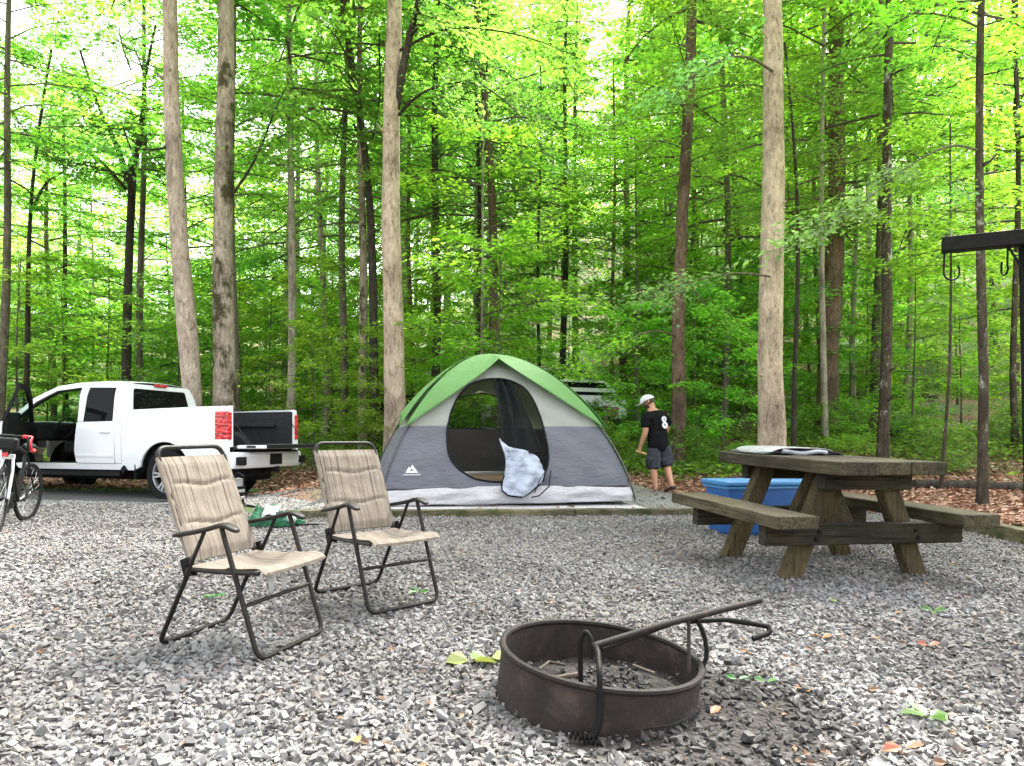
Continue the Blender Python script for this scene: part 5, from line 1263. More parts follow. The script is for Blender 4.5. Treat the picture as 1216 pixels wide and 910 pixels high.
mb.add(vs, [(i * 6 + j, i * 6 + j + 1, (i + 1) * 6 + j + 1, (i + 1) * 6 + j) for i in range(3) for j in range(5)]); mb.build('hood', M['paint'], truck, smooth=True, solid=.02)
mb = MB(); mb.add([(2.46, -.69, 1.79), (2.46, .69, 1.79), (3.38, .86, 1.22), (3.38, -.86, 1.22)], [(0, 1, 2, 3)]); mb.build('windscreen', M['glass'], truck, solid=.006)
def cabback(a, b_, d): return (.862 + (b_ - 1.2) * .17 + d, a, b_)
RW = [tuple(v)[:2] for v in rounded([(-.70, 1.37, 0), (.70, 1.37, 0), (.625, 1.74, 0), (-.625, 1.74, 0)], .05, 4, True)]
mb = MB(); mb.panel([(-.90, .62), (.90, .62), (.925, 1.22), (.76, 1.78), (.68, 1.815), (-.68, 1.815), (-.76, 1.78), (-.925, 1.22)], [RW], cabback, .04); mb.build('cab_back', M['paint'], truck, bevel=.006)
mb = MB(); mb.panel(RW, [], lambda a, b_, d: (.862 + (b_ - 1.2) * .17 + .008 + d, a * .998, b_), .006); mb.build('rear_window', M['glass_dark'], truck)
mb = MB(); mb.box((.948, 0, 1.815), (.03, .30, .045)); bl = mb.build('brake_light', M['red'], truck, bevel=.008)
# floor, bed, bulkhead
mb = MB(); mb.box(((XT + .865) / 2, 0, .80), (2.03, 1.66, .05)); mb.build('bed_floor', M['liner'], truck, bevel=.01)
for s in (-1, 1):
    mb = MB(); mb.box(((XT + .85) / 2, s * .83, 1.11), (2.0, .03, .57)); mb.box((-.1, s * .76, 1.17), (1.5, .05, .06)); mb.build('bed_liner_side', M['liner'], truck, bevel=.012)
    mb = MB(); mb.lathe([(.0, s * .60), (.47, s * .60), (.50, s * .64), (.50, s * .82)], 32, (0, 0, .41), 'y'); vv = mb.v; mb.v = [(a, b_, max(.80, c_ + .16)) for a, b_, c_ in vv]; mb.build('bed_wheel_house', M['liner'], truck, smooth=True)
    mb = MB(); mb.box((XT + .03, s * .905, 1.12), (.05, .13, .60)); mb.build('tail_pillar', M['paint'], truck, bevel=.012)
mb = MB(); mb.box((.83, 0, 1.09), (.03, 1.66, .53)); mb.build('bed_front', M['liner'], truck, bevel=.01)
mb = MB(); mb.box((1.95, 0, .50), (2.3, 1.74, .06)); mb.build('cab_floor', M['interior'], truck)
mb = MB(); mb.box((1.7, 0, .36), (5.4, .9, .14)); mb.box((0, 0, .40), (.14, 1.6, .14)); mb.box((WB, 0, .40), (.14, 1.6, .14)); mb.box((-.85, .2, .46), (.6, .8, .2)); mb.build('chassis', M['black_plastic'], truck, bevel=.02)
mb = MB(); mb.beam((.95, .90, .40), (3.05, .90, .40), .06, .08); mb.build('rocker', M['black_plastic'], truck, bevel=.01)
# interior seen through the open door
for y in (.42, -.42):
    mb = MB(); mb.box((2.15, y, .80), (.56, .52, .20)); mb.box((1.86, y, 1.10), (.18, .50, .62), Matrix.Rotation(-.22, 3, 'Y')); mb.box((1.78, y, 1.50), (.10, .28, .18), Matrix.Rotation(-.15, 3, 'Y')); mb.build('seat', M['interior'], truck, bevel=.05, seg=3)
mb = MB(); mb.box((1.25, 0, .82), (.5, 1.5, .2)); mb.box((1.02, 0, 1.12), (.14, 1.5, .56)); mb.build('rear_bench', M['interior'], truck, bevel=.04)
mb = MB(); mb.box((3.02, 0, 1.06), (.46, 1.66, .30)); mb.box((2.5, 0, .78), (.8, .3, .30)); mb.build('dashboard', M['interior'], truck, bevel=.06, seg=3)
mb = MB(); mb.tube([Vector((2.66, .42, 1.12)) + Matrix.Rotation(-.45, 3, 'Y') @ Vector((0, .19 * math.cos(q), .19 * math.sin(q))) for q in [2 * PI * k / 28 for k in range(28)]], .016, 7, closed=True); mb.tube([(2.66, .42, 1.12), (2.9, .42, 1.0)], .03, 8); mb.build('steering_wheel', M['black_plastic'], truck, smooth=True)
for s in (-1, 1):
    mb = MB(); mb.tube(rounded([(1.83, s * (ys(.6) - .06), .56), (2.95, s * (ys(.6) - .06), .56), (3.0, s * (ys(1.1) - .06), 1.1), (3.22, s * (ys(1.25) - .05), 1.25), (2.80, s * (ys(1.53) - .05), 1.53), (2.40, s * (ys(1.71) - .05), 1.71), (1.95, s * (ys(1.75) - .05), 1.75), (1.82, s * (ys(1.2) - .06), 1.2)], .05, 4, True), .022, 7, closed=True)
    mb.build('door_seal', M['black_plastic'], truck, smooth=True)
# driver's door swung open about its front edge
dr = bpy.data.objects.new('driver_door', None); COL.objects.link(dr); dr.parent = truck; dr.location = (2.97, ys(.9) - .01, 0); dr.rotation_euler = (0, 0, R(-57))
def dmap(off): return lambda a, b_, d: (a, ys(b_) - ys(.9) + off - d, b_)
mb = MB(); zbands(mb, [(-1.13, .565), (-.03, .565), (-.01, 1.205), (-1.16, 1.205)], dmap(0), .03, ZS); mb.build('outer_skin', M['paint'], dr, smooth=True, bevel=.008)
mb = MB(); zbands(mb, [(-1.12, .575), (-.04, .575), (-.02, 1.215), (-1.15, 1.215)], dmap(-.03), .07, ZS); mb.beam((-.9, -.13, .95), (-.3, -.13, .98), .08, .07); mb.build('door_trim', M['interior'], dr, bevel=.01)
fo = [(-1.17, 1.215), (-1.06, 1.775), (-.55, 1.735), (-.15, 1.56), (.27, 1.215)]; fi = [(-1.10, 1.222), (-1.005, 1.72), (-.56, 1.68), (-.18, 1.515), (.17, 1.222)]
mb = MB(); mb.panel(fo, [fi], dmap(-.01), .05); mb.build('window_frame', M['black_plastic'], dr)
mb = MB(); mb.panel(fi, [], dmap(-.03), .006); mb.build('door_window', M['glass'], dr)
mb = MB(); mb.box((.02, .16, 1.26), (.10, .20, .22)); mb.beam((0, 0, 1.2), (.02, .1, 1.2), .05, .05); mb.build('side_mirror', M['black_plastic'], dr, bevel=.03, seg=3)
# tail lamps, bumper, tailgate
for s in (1, -1):
    tl = MB(); tl.box((XT + .115, s * (HWD - .05), 1.135), (.25, .11, .42)); o = tl.build('tail_light', M['red'], truck, bevel=.022, seg=3)
    for zz in (1.02, 1.14, 1.26): mb = MB(); mb.box((XT + .115, s * (HWD + .004), zz), (.24, .006, .008)); mb.build('lens_rib', M['black_plastic'], o)
mb = MB(); bp = [(-1.02, -.98), (-1.24, -.95), (-1.34, -.70), (-1.36, 0), (-1.34, .70), (-1.24, .95), (-1.02, .98)]
vs = [];
for x, y in bp: vs += [(x, y, .50), (x - .02, y, .53), (x - .03, y, .70), (x, y, .745), (x + .10, y * .98, .745), (x + .08, y * .98, .50)]
mb.add(vs, [(i * 6 + j, i * 6 + (j + 1) % 6, (i + 1) * 6 + (j + 1) % 6, (i + 1) * 6 + j) for i in range(6) for j in range(6)] + [(5, 4, 3, 2, 1, 0), (36, 37, 38, 39, 40, 41)]); bu = mb.build('rear_bumper', M['paint'], truck, smooth=True, bevel=.012)
mb = MB(); mb.box((-1.385, 0, .63), (.012, .34, .17)); mb.build('number_plate_recess', M['black_plastic'], bu, bevel=.004)
for s in (-1, 1):
    mb = MB(); mb.box((-1.30, s * .80, .615), (.13, .22, .12), Matrix.Rotation(s * .40, 3, 'Z')); mb.build('bumper_step', M['black_plastic'], bu, bevel=.01)
mb = MB(); mb.box((-1.28, 0, .755), (.20, 1.4, .02)); mb.build('bumper_pad', M['black_plastic'], bu, bevel=.006)
mb = MB(); mb.box((-1.30, 0, .47), (.25, .08, .08)); mb.tube([(-1.42, 0, .44), (-1.42, 0, .52)], .03, 10); mb.build('tow_hitch', M['black_plastic'], truck, bevel=.01)
tg = MB(); tg.box((-1.47, 0, .82), (.54, 1.60, .05)); tgo = tg.build('tailgate', M['paint'], truck, bevel=.018, seg=3)
mb = MB(); mb.box((-1.47, 0, .85), (.50, 1.50, .02)); mb.build('tailgate_liner', M['liner'], tgo, bevel=.006)
mb = MB(); mb.box((-1.47, .806, .825), (.16, .012, .03)); mb.build('tailgate_latch', M['black_plastic'], tgo, bevel=.004)
mb = MB(); mb.box((-1.745, 0, .83), (.02, 1.58, .06)); mb.build('tailgate_edge', M['black_plastic'], tgo, bevel=.006)
for s in (-1, 1): mb = MB(); mb.tube([(XT + .02, s * .82, 1.2), (-1.45, s * .79, .85)], .008, 6); mb.build('tailgate_cable', M['black_plastic'], tgo)
# mud flap, wheels
for s in (-1, 1):
    mb = MB(); mb.box((.60, s * .86, .44), (.02, .24, .22)); mb.build('mud_flap', M['black_plastic'], truck, bevel=.004)
    mb = MB(); mb.beam((.86, s * .96, .44), (.78, s * .98, .50), .05, .09); mb.build('step_bracket', M['black_plastic'], truck)
def wheel(x, s):
    w_ = bpy.data.objects.new('wheel', None); COL.objects.link(w_); w_.parent = truck; w_.location = (x, s * .845, .395)
    mb = MB(); mb.lathe([(.265, -.12), (.30, -.135), (.365, -.13), (.39, -.10), (.395, -.05), (.395, .05), (.39, .10), (.365, .13), (.30, .135), (.265, .12), (.265, -.12)], 48, (0, 0, 0), 'y'); mb.build('tyre', M['tyre'], w_, smooth=True)
    mb = MB(); mb.lathe([(.268, s * -.11), (.268, s * .10), (.272, s * .118), (.258, s * .12), (.245, s * .09), (.24, s * .05)], 48, (0, 0, 0), 'y')
    for k in range(6):
        a = 2 * PI * k / 6
        for da in (-.16, .16): mb.beam((.05 * math.cos(a), s * .085, .05 * math.sin(a)), (.25 * math.cos(a + da * .9), s * .095, .25 * math.sin(a + da * .9)), .028, .035, (0, 1, 0))
    mb.lathe([(0, s * .11), (.045, s * .108), (.06, s * .09), (.06, s * .05)], 24, (0, 0, 0), 'y'); mb.build('rim', M['alloy'], w_, smooth=True)
    mb = MB(); mb.lathe([(0, s * .03), (.24, s * .03)], 32, (0, 0, 0), 'y'); mb.build('brake_disc', M['black_plastic'], w_)
for x in (0, WB):
    for s in (-1, 1): wheel(x, s)
for s in (-1, 1):
    mb = MB(); mb.box((4.60, s * .76, .88), (.12, .26, .22)); mb.build('headlight', M['chrome'], truck, bevel=.03)
mb = MB(); mb.box((4.67, 0, .82), (.06, 1.16, .32)); mb.build('grille', M['black_plastic'], truck, bevel=.02)
mb = MB(); mb.box((4.72, 0, .54), (.16, 1.84, .22)); mb.build('front_bumper', M['chrome'], truck, bevel=.05)

# ------------------------------------------------------------------ walking man
M['skin'] = pm('skin', (.42, .22, .14), (.46, .22, .13), 14, rough=.6)
M['shirt'] = pm('black_tshirt', (.006, .006, .007), (.011, .011, .0125), 9, rough=.95, spec=.08, bmp=.4, bscale=9, bdist=.03)
M['shorts'] = pm('charcoal_shorts', (.028, .032, .040), (.05, .055, .063), 11, rough=.9, spec=.1, bmp=.4, bscale=12, bdist=.03, spots=((.085, .09, .10), 9, .55, .7))
M['cap'] = pm('white_cap', (.60, .60, .60), (.5, .5, .51), 8, rough=.8)
M['hair'] = pm('dark_hair', (.03, .02, .014), (.05, .035, .025), 40, rough=.8)
M['sole'] = pm('black_sandal', (.012, .012, .012), rough=.7)
def skin_mesh(name, verts, edges, mat, parent, sub=2, root=0, folds=0):
    me = bpy.data.meshes.new(name); me.from_pydata([v[:3] for v in verts], edges, []); me.materials.append(mat)
    o = bpy.data.objects.new(name, me); COL.objects.link(o); o.parent = parent
    m_ = o.modifiers.new('skin', 'SKIN'); m_.branch_smoothing = .4; m_.use_smooth_shade = True
    for i, v in enumerate(verts):
        sv = me.skin_vertices[0].data[i]; sv.radius = (v[3], v[4] if len(v) > 4 else v[3]); sv.use_root = (i == root)
    s_ = o.modifiers.new('sub', 'SUBSURF'); s_.levels = s_.render_levels = sub
    if folds:
        s_.levels = s_.render_levels = 4
        tx = bpy.data.textures.new(name + '_folds', 'CLOUDS'); tx.noise_scale = .11; tx.noise_depth = 2
        dm = o.modifiers.new('folds', 'DISPLACE'); dm.texture = tx; dm.strength = folds; dm.mid_level = .5; dm.texture_coords = 'LOCAL'
    return o
mx_, my_ = gp(783, 586)
man = thing('person', 'man in white cap, black T-shirt and dark shorts walking away past the tent', 'person', (mx_ + .04, my_, g(mx_, my_)), R(20))
man.scale = (1.11, 1.11, .955); man.rotation_euler = (R(-2), R(-3.5), R(24))
SH = [(-.165, .02, 1.335), (.185, .02, 1.325)]; EL = [(-.20, .01, 1.06), (.245, .10, 1.07)]; WR = [(-.235, .11, .825), (.17, .30, .93)]
HIP = [(-.085, 0, .82), (.095, 0, .82)]; KN = [(-.10, .03, .45), (.12, .0, .46)]; AN = [(-.105, -.01, .085), (.06, -.17, .14)]
bv = [(0, 0, .86, .125, .10), (0, .0, 1.02, .125, .095), (0, .02, 1.22, .15, .10), (-.01, .03, 1.36, .10, .075), (-.025, .055, 1.435, .052), (-.035, .085, 1.50, .070, .075), (-.045, .105, 1.57, .082, .088), (-.05, .105, 1.635, .060)]
be = [(i, i + 1) for i in range(7)]
def limbv(chain, parent):
    p = parent
    for c_ in chain: bv.append(c_); be.append((p, len(bv) - 1)); p = len(bv) - 1
    return p
def lerp3(a, b_, t_): return tuple(a[i] + (b_[i] - a[i]) * t_ for i in range(3))
for k in (0, 1):
    w_end = limbv([(*SH[k], .062), (*lerp3(SH[k], EL[k], .5), .052), (*EL[k], .043), (*lerp3(EL[k], WR[k], .35), .043), (*WR[k], .028, .024)], 3)
    limbv([(*HIP[k], .092), (*lerp3(HIP[k], KN[k], .5), .078), (*KN[k], .055), (*lerp3(KN[k], AN[k], .35), .056), (*lerp3(KN[k], AN[k], .75), .038), (*AN[k], .034)] + ([(-.12, .07, .045, .036, .03), (-.13, .15, .03, .036, .022)] if k == 0 else [(.055, -.125, .075, .036, .03), (.045, -.06, .03, .036, .022)]), 0)
    d = (Vector(WR[k]) - Vector(EL[k])).normalized(); wv = Vector(WR[k]); side = Vector((1, 0, 0)).cross(d).normalized()
    palm = limbv([(*(wv + d * .045), .036, .020), (*(wv + d * .085), .036, .020)], w_end)
bodyo = skin_mesh('body', bv, be, M['skin'], man)
for k in (0, 1):                                     # fingers curled round what he holds
    wv = Vector(WR[k]); d = (wv - Vector(EL[k])).normalized(); sd2 = Vector((0, 1, 0)) - d * d.y; sd2.normalize(); inn = d.cross(sd2) * (1 if k == 0 else -1)
    fm = MB()
    for j, (o_, L_) in enumerate(((-.030, .070), (-.010, .080), (.010, .075), (.028, .060))):
        b0 = wv + d * .085 + sd2 * o_; fm.tube([b0 - d * .02, b0 + d * L_ * .42, b0 + d * L_ * .72 + inn * .022, b0 + d * L_ * .62 + inn * .045], [.0095, .009, .008, .006], 7)
    b0 = wv + d * .035 + sd2 * .032; fm.tube([b0, b0 + d * .03 + sd2 * .018 + inn * .012, b0 + d * .055 + sd2 * .014 + inn * .034], [.011, .010, .007], 7)
    fm.build('fingers', M['skin'], man, smooth='all')
hc = Vector((-.048, .108, 1.575)); face = Vector((-.75, .55, -.38)).normalized(); lf = face.cross(Vector((0, 0, 1))).normalized(); upv = lf.cross(face)
fm = MB(); fm.tube([hc + face * .075 + upv * .02, hc + face * .112 - upv * .015, hc + face * .085 - upv * .028], [.010, .016, .012], 8); fm.build('nose', M['skin'], man, smooth='all')
for q in (-1, 1):
    fm = MB(); fm.ell(hc + lf * q * .086 - face * .004, (.012, .024, .032), 10, 8); fm.build('ear', M['skin'], man, smooth='all')
    fm = MB(); fm.ell(hc + lf * q * .030 + face * .080 + upv * .018, (.011, .011, .008), 8, 6); fm.build('eye', M['hair'], man, smooth='all')
fm = MB(); fm.tube([hc + face * .088 - upv * .052 - lf * .025, hc + face * .096 - upv * .052, hc + face * .088 - upv * .052 + lf * .025], .006, 6); fm.build('mouth', pm('lips', (.30, .12, .09), rough=.6), man, smooth='all')
fm = MB(); fm.grid(lambda u, v: tuple(hc + (face * math.cos((u - .5) * 2.6) + lf * math.sin((u - .5) * 2.6)) * (.088 - .02 * v) - upv * (.035 + .075 * v)), 14, 6); fm.build('beard', M['hair'], man, smooth='all', solid=.012)
fm = MB(); fm.grid(lambda u, v: tuple(hc + (-face * math.cos((u - .5) * 3.4) + lf * math.sin((u - .5) * 3.4)) * (.092 - .012 * v) + upv * (.025 - .07 * v)), 16, 6); fm.build('hair', M['hair'], man, smooth='all', solid=.008)
fm = MB(); rq = Matrix((face, -lf, upv)).transposed()
def capf(u, v): a = u * 2 * PI; t_ = v * PI / 2; q = Vector((.108 * math.sin(t_) * math.cos(a), .098 * math.sin(t_) * math.sin(a), .098 * math.cos(t_) + .012)); return tuple(hc + rq @ q + upv * .012)
fm.grid(capf, 28, 10)
def brim(u, v): a = (u - .5) * 2.2; q = Vector((.100 * math.cos(a) + .085 * v * math.cos(a * .8), .094 * math.sin(a) + .02 * v * math.sin(a), .015 - .02 * v + .012 * math.cos(a) * v)); return tuple(hc + rq @ q + upv * .012)
cp = fm.build('cap', M['cap'], man, smooth='all', solid=.006)
fm = MB(); fm.grid(brim, 16, 6); fm.build('brim', M['cap'], cp, smooth='all', solid=.006)
tv = [(0, 0, .67, .19, .148), (0, 0, .92, .176, .134), (0, 0, 1.05, .170, .125), (0, .015, 1.2, .18, .128), (-.008, .025, 1.345, .150, .115), (-.02, .045, 1.405, .072, .07)]; te = [(i, i + 1) for i in range(5)]
for k in (0, 1):
    p = 4
    for c_ in ((*SH[k], .097), (*lerp3(SH[k], EL[k], .45), .082), (*lerp3(SH[k], EL[k], .78), .080)): tv.append(c_); te.append((p, len(tv) - 1)); p = len(tv) - 1
skin_mesh('t_shirt', tv, te, M['shirt'], man, folds=.028)
sv_ = [(0, 0, .99, .150, .112), (0, 0, .82, .170, .125)]; se = [(0, 1)]
for k in (0, 1):
    p = 1
    for c_ in ((*HIP[k], .118), (*lerp3(HIP[k], KN[k], .45), .116), (*lerp3(HIP[k], KN[k], 1.12), .116)): sv_.append(c_); se.append((p, len(sv_) - 1)); p = len(sv_) - 1
skin_mesh('shorts', sv_, se, M['shorts'], man, folds=.055)
# white emblem on the back of the shirt: two stacked rounded shapes with dark eyes
fm = MB(); ex, ez = .012, 1.20
def emap(a, b_, d): return (ex + a, -.162 - d + .05 * (a + .02) ** 2 * 8 + (b_ - .0) * .02, ez + b_)
def cir(cx, cz, rx, rz2, n=16): return [(cx + rx * math.cos(2 * PI * k / n), cz + rz2 * math.sin(2 * PI * k / n)) for k in range(n)]
fm.panel(cir(0, .052, .042, .05), [cir(.004, .05, .012, .02, 8)], emap, .006); fm.panel(cir(.006, -.05, .050, .058), [cir(.006, -.045, .014, .022, 8)], lambda a, b_, d: emap(a, b_, d + .003), .006); fm.build('shirt_emblem', M['logo'], man)
for k in (0, 1):
    fm = MB()
    if k == 0: fm.beam((-.105, -.07, .018), (-.135, .20, .016), .10, .032)
    else: fm.beam((.062, -.22, .115), (.045, -.01, .012), .10, .034)
    fm.build('sandal', M['sole'], man, bevel=.012, seg=3)
M['yellow'] = pm('yellow_wood', (.55, .36, .09), (.62, .42, .13), 12, rough=.5)
hp = man.matrix_basis @ Vector(WR[0]); hd = Vector((.30, -.10, -.10)).normalized()
d0 = (Vector(WR[0]) - Vector(EL[0])).normalized(); grip = man.matrix_basis @ (Vector(WR[0]) + d0 * .10)
fm = MB(); fm.tube([-hd * .05, hd * .05, hd * .14, hd * .20], [.016, .015, .018, .02], 9)
o = fm.build('hand_tool', M['yellow'], None, smooth='all'); o.location = grip; tag(o, 'short yellow handle held in the left hand of the walking man', 'tool')

# ------------------------------------------------------------------ bicycle at the left edge
M['bike_white'] = pm('bike_white_paint', (.62, .63, .64), rough=.3, coat=.5); M['bike_black'] = pm('bike_black', (.006, .006, .0065), (.011, .011, .0115), 20, rough=.5, spec=.2)
M['red_tape'] = pm('red_bar_tape', (.50, .015, .02), (.60, .025, .03), 40, rough=.55, bmp=.3); M['spoke'] = pm('spoke_steel', (.5, .5, .5), rough=.3, metal=.8)
fx_, fy_ = -4.57, 6.12; hd_ = R(-68)
bz = g(fx_, fy_)
bike = thing('bicycle', 'road bicycle with white fork and red wrapped drop handlebar, cut by the left edge', 'bicycle', (fx_ - .5 * math.cos(hd_) * 1.0, fy_ - .5 * math.sin(hd_) * 1.0, bz + .012), hd_)
def bwheel(x, par, rot=0):
    w_ = bpy.data.objects.new('wheel', None); COL.objects.link(w_); w_.parent = par; w_.location = (x, 0, .345); w_.rotation_euler = (0, 0, rot)
    mb = MB(); mb.tube([(.325 * math.cos(q), 0, .325 * math.sin(q)) for q in [2 * PI * k / 48 for k in range(48)]], .016, 8, closed=True); mb.build('tyre', M['tyre'], w_, smooth='all')
    mb = MB(); mb.lathe([(.285, -.008), (.312, -.010), (.312, .010), (.285, .008), (.285, -.008)], 48, (0, 0, 0), 'y'); mb.build('rim', M['bike_black'], w_, smooth=True)
    mb = MB()
    for k in range(20): q = 2 * PI * k / 20; mb.tube([(.02 * math.cos(q + .8), (.03 if k % 2 else -.03), .02 * math.sin(q + .8)), (.29 * math.cos(q), 0, .29 * math.sin(q))], .0016, 4)
    mb.build('spokes', M['spoke'], w_)
    mb = MB(); mb.tube([(0, -.06, 0), (0, .06, 0)], .018, 10); mb.build('hub', M['bike_black'], w_, smooth=True)
bwheel(-.5, bike, R(-10)); bwheel(.5, bike, R(6))
mb = MB(); hb = Vector((.36, 0, .82)); ht = Vector((.34, 0, .93)); bb = Vector((-.10, 0, .28)); st_ = Vector((-.26, 0, .80))
for a, b_, r_ in ((hb, bb, .018), (ht, st_, .016), (bb, st_, .016)): mb.tube([a, b_], r_, 10)
for s in (-1, 1): mb.tube([bb + Vector((0, s * .03, 0)), (-.5, s * .06, .345)], .011, 8); mb.tube([st_ + Vector((0, s * .02, -.04)), (-.5, s * .06, .345)], .009, 8)
mb.tube([hb - (ht - hb) * .3, ht + (ht - hb) * .3], .022, 10); mb.build('frame', M['bike_black'], bike, smooth=True)
mb = MB()
for s in (-1, 1): mb.tube(rounded([hb + Vector((0, s * .035, -.04)), (.41, s * .055, .66), (.5, s * .055, .345)], .1), [.016] * 3 + [.013] * 5 if False else .014, 10)
mb.box(hb + Vector((0, 0, -.045)), (.05, .10, .05)); mb.build('fork', M['bike_white'], bike, smooth=True, bevel=.006)
mb = MB()
for s in (-1, 1): mb.tube([(.42, s * .02, .99), (.42, s * .125, .99)], .015, 9)
mb.build('bar_top', M['bike_black'], bike, smooth=True)
for s in (-1, 1):
    mb = MB(); mb.tube(rounded([(.42, s * .12, .99), (.42, s * .20, .99), (.52, s * .21, .985), (.56, s * .215, .91), (.50, s * .22, .85), (.40, s * .225, .855)], .05, 5), .0185, 9); mb.build('bar_tape', M['red_tape'], bike, smooth=True)
mb = MB(); mb.tube([ht + Vector((0, 0, .03)), (.42, 0, .99)], .018, 10); mb.tube([(.42, -.05, .99), (.42, .05, .99)], .019, 10); mb.build('stem', M['bike_black'], bike, smooth=True)
for s in (-1, 1):
    mb = MB(); mb.tube(rounded([(.53, s * .212, .985), (.60, s * .212, 1.0), (.61, s * .212, .93), (.56, s * .216, .84)], .03), .011, 8); mb.build('brake_lever', M['bike_black'], bike, smooth=True)
mb = MB(); mb.box((.47, 0, .91), (.14, .20, .13)); mb.build('handlebar_bag', M['bike_black'], bike, bevel=.03, seg=3)
mb = MB(); mb.box((.505, 0, .80), (.03, .05, .045)); mb.build('reflector', M['red'], bike, bevel=.006)
mb = MB(); mb.grid(lambda u, v: (-.44 + .28 * u, (v - .5) * (.15 - .11 * u), .90 + .012 * math.sin(u * 6) - .05 * (2 * v - 1) ** 2), 14, 8); mb.build('saddle', M['bike_black'], bike, smooth='all', solid=.02)
mb = MB(); mb.tube([st_, (-.30, 0, .89)], .014, 8); mb.build('seat_post', M['bike_black'], bike, smooth=True)
mb = MB(); mb.lathe([(.03, -.05), (.09, -.052), (.09, -.046), (.03, -.046)], 28, bb, 'y'); mb.beam(bb + Vector((0, -.06, 0)), bb + Vector((.12, -.06, -.12)), .02, .025); mb.beam(bb + Vector((0, .06, 0)), bb + Vector((-.12, .06, .12)), .02, .025); mb.build('crankset', M['bike_black'], bike)
bike.rotation_euler = (R(-4), 0, hd_); bike.scale = (.88, .88, .88)

# ------------------------------------------------------------------ small things
M['nylon_green'] = cloth('green_nylon', (.008, .075, .03), (.02, .15, .065), .05, .9, 9)
gx, gy = gp(322, 627)
gb = thing('tent_bag', 'crumpled green nylon bag lying on the gravel between the two chairs', 'bag', (gx, gy + .12, g(gx, gy + .12) + .02))
mb = MB()
def bag(u, v):
    a = u * 2 * PI; e = 1 + .22 * noise.noise(Vector((math.cos(a) * 1.6, math.sin(a) * 1.6, 3)))
    r = math.sin(v * PI / 2) * e; p = Vector((.29 * r * math.cos(a), .19 * r * math.sin(a), .15 * math.cos(v * PI / 2) ** .7 * (1 + .5 * noise.noise(Vector((math.cos(a) * 2 * r, math.sin(a) * 2 * r, 7))))))
    k = .11 * noise.noise(Vector((p.x * 9, p.y * 9, 1))) + .05 * noise.noise(Vector((p.x * 22, p.y * 22, 2))); p.z = max(0, p.z + k * math.cos(v * PI / 2)); return tuple(p)
mb.grid(bag, 64, 24); mb.build('bag_body', M['nylon_green'], gb, smooth='all')
mb = MB(); mb.grid(lambda u, v: (-.07 + .15 * u, -.21 + .17 * v, .20 + .05 * math.sin(u * 3) * math.cos(v * 2) - .13 * (1 - v) ** 1.5), 12, 12); mb.build('white_label', M['t_skirt'], gb, smooth='all', solid=.008)
mb = MB(); mb.ell((.09, -.15, .09), (.065, .05, .05), 14, 10); mb.build('dark_lining', M['black_plastic'], gb, smooth='all')
mb = MB(); mb.ell((.21, -.15, .07), (.05, .03, .04), 12, 8); mb.build('white_tag', M['t_skirt'], gb, smooth='all')
mb = MB(); mb.tube([(.24, -.12, .012), (.32, -.14, .008), (.40, -.10, .012), (.47, -.11, .010)], .008, 6); mb.tube([(-.28, -.08, .012), (-.36, -.12, .01), (-.42, -.10, .012)], .008, 6); mb.build('drawstring', M['zip'], gb, smooth='all')
cx2, cy2 = gp(279, 603)
cn = thing('camp_lantern', 'small dark canister with pale bands on the road beside the truck rear wheel', 'canister', (cx2, cy2 + .1, g(cx2, cy2 + .1) + .012))
mb = MB(); mb.lathe([(0, 0), (.085, 0), (.085, .02), (.07, .05), (.07, .22), (.08, .24), (0, .245)], 24); mb.build('body', M['black_plastic'], cn, smooth=True)
for zz in (.10, .185): mb = MB(); mb.lathe([(.071, -.02), (.078, -.016), (.078, .016), (.071, .02)], 24, (0, 0, zz)); mb.build('band', M['alloy'], cn, smooth=True)
mb = MB(); mb.lathe([(.055, .24), (.055, .32), (.06, .33), (0, .345)], 20); mb.build('lid', M['alloy'], cn, smooth=True)
mb = MB(); mb.tube([(-.075, 0, .24), (-.07, 0, .36), (0, 0, .41), (.07, 0, .36), (.075, 0, .24)], .005, 6); mb.build('handle', M['black_plastic'], cn, smooth=True)
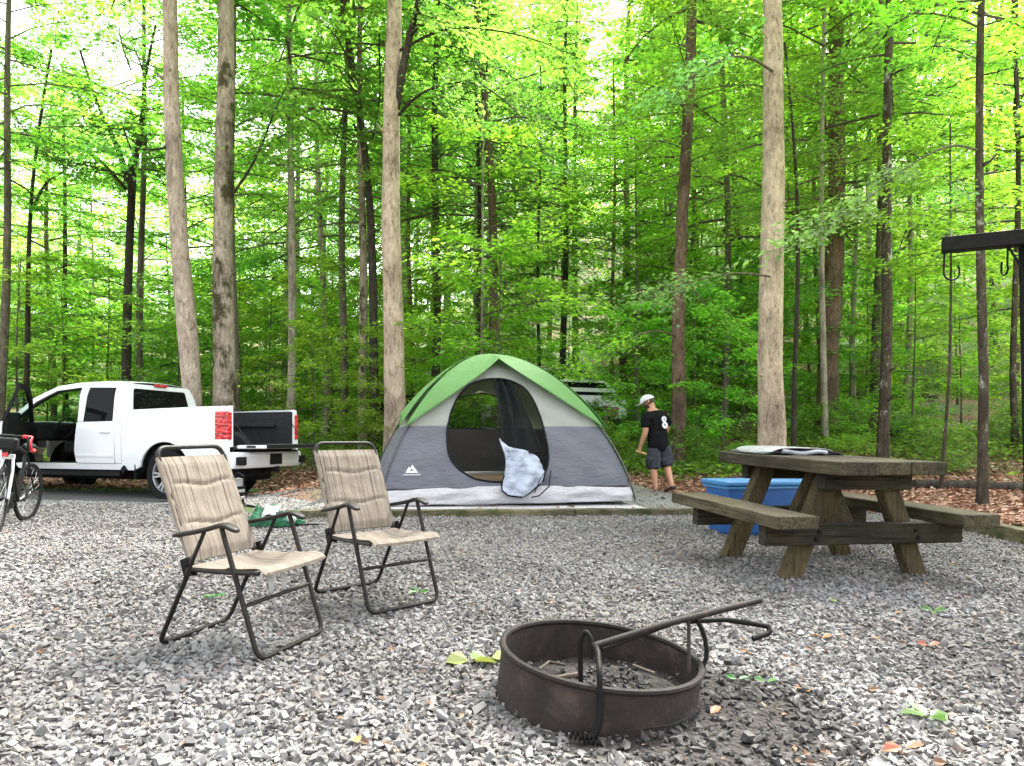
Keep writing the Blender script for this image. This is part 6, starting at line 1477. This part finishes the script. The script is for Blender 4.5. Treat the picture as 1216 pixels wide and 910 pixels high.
# vehicles at the next campsites, mostly hidden by leaves
def far_car(label, X, Y, rz, paint, zoff=0):
    t = thing('parked_car', label, 'car', (X, Y, g(X, Y) + zoff), rz, None)
    mb = MB(); mb.panel([(-2.2, .35), (-2.25, .75), (-2.15, .95), (-.9, 1.02), (1.1, 1.0), (2.1, .85), (2.25, .6), (2.2, .35), (1.75, .33), (1.6, .62), (1.3, .70), (1.0, .62), (.85, .33), (-.85, .33), (-1.0, .62), (-1.3, .70), (-1.6, .62), (-1.75, .33)], [], lambda a, b_, d: (a, -.88 + d, b_), 1.76); mb.build('body', paint, t, bevel=.06, seg=3)
    mb = MB(); vs = []
    for z, x0, x1, w_ in ((.99, -2.0, 1.1, .82), (1.25, -1.85, .65, .76), (1.52, -1.6, .05, .64), (1.57, -1.3, -.2, .55)): vs += [(x0, -w_, z), (x1, -w_, z), (x1, w_, z), (x0, w_, z)]
    mb.add(vs, [(i * 4 + j, i * 4 + (j + 1) % 4, (i + 1) * 4 + (j + 1) % 4, (i + 1) * 4 + j) for i in range(3) for j in range(4)] + [(12, 13, 14, 15)]); mb.build('cabin', paint, t, bevel=.05, seg=3)
    for s in (-1, 1): mb = MB(); mb.add([(-1.7, s * .805, 1.06), (.72, s * .805, 1.06), (.12, s * .685, 1.46), (-1.5, s * .685, 1.46)], [(0, 1, 2, 3)]); mb.build('side_window', M['glass_dark'], t, solid=.012)
    mb = MB(); mb.add([(1.06, -.72, 1.05), (1.06, .72, 1.05), (.12, .56, 1.50), (.12, -.56, 1.50)], [(0, 1, 2, 3)]); mb.build('windscreen', M['glass_dark'], t, solid=.012)
    mb = MB(); mb.add([(-1.98, -.7, 1.06), (-1.98, .7, 1.06), (-1.64, .56, 1.48), (-1.64, -.56, 1.48)], [(0, 1, 2, 3)]); mb.build('rear_window', M['glass_dark'], t, solid=.012)
    for x in (-1.3, 1.3):
        for s in (-1, 1): mb = MB(); mb.lathe([(0, -.1), (.31, -.1), (.33, -.06), (.33, .06), (.31, .1), (0, .1)], 24, (x, s * .8, .33), 'y'); mb.build('wheel', M['tyre'], t, smooth=True)
    for s in (-1, 1): mb = MB(); mb.box((-2.22, s * .66, .8), (.06, .28, .14)); mb.build('tail_light', M['red'], t, bevel=.02)
M['grey_paint'] = pm('grey_paint', (.22, .23, .24), rough=.3, coat=.5); M['dark_paint'] = pm('black_paint', (.012, .013, .015), rough=.25, coat=.5)
far_car('white car half hidden by leaves behind the right slope of the tent', px(655, 21.5), 21.5, R(203), M['paint'], .1)
far_car('grey car farther up behind the white one, above the tent', px(640, 27), 27, R(190), M['grey_paint'], .1)
far_car('dark car glimpsed between the smooth tan trunk and the tent', px(466, 21.5), 21.5, R(100), M['dark_paint'])
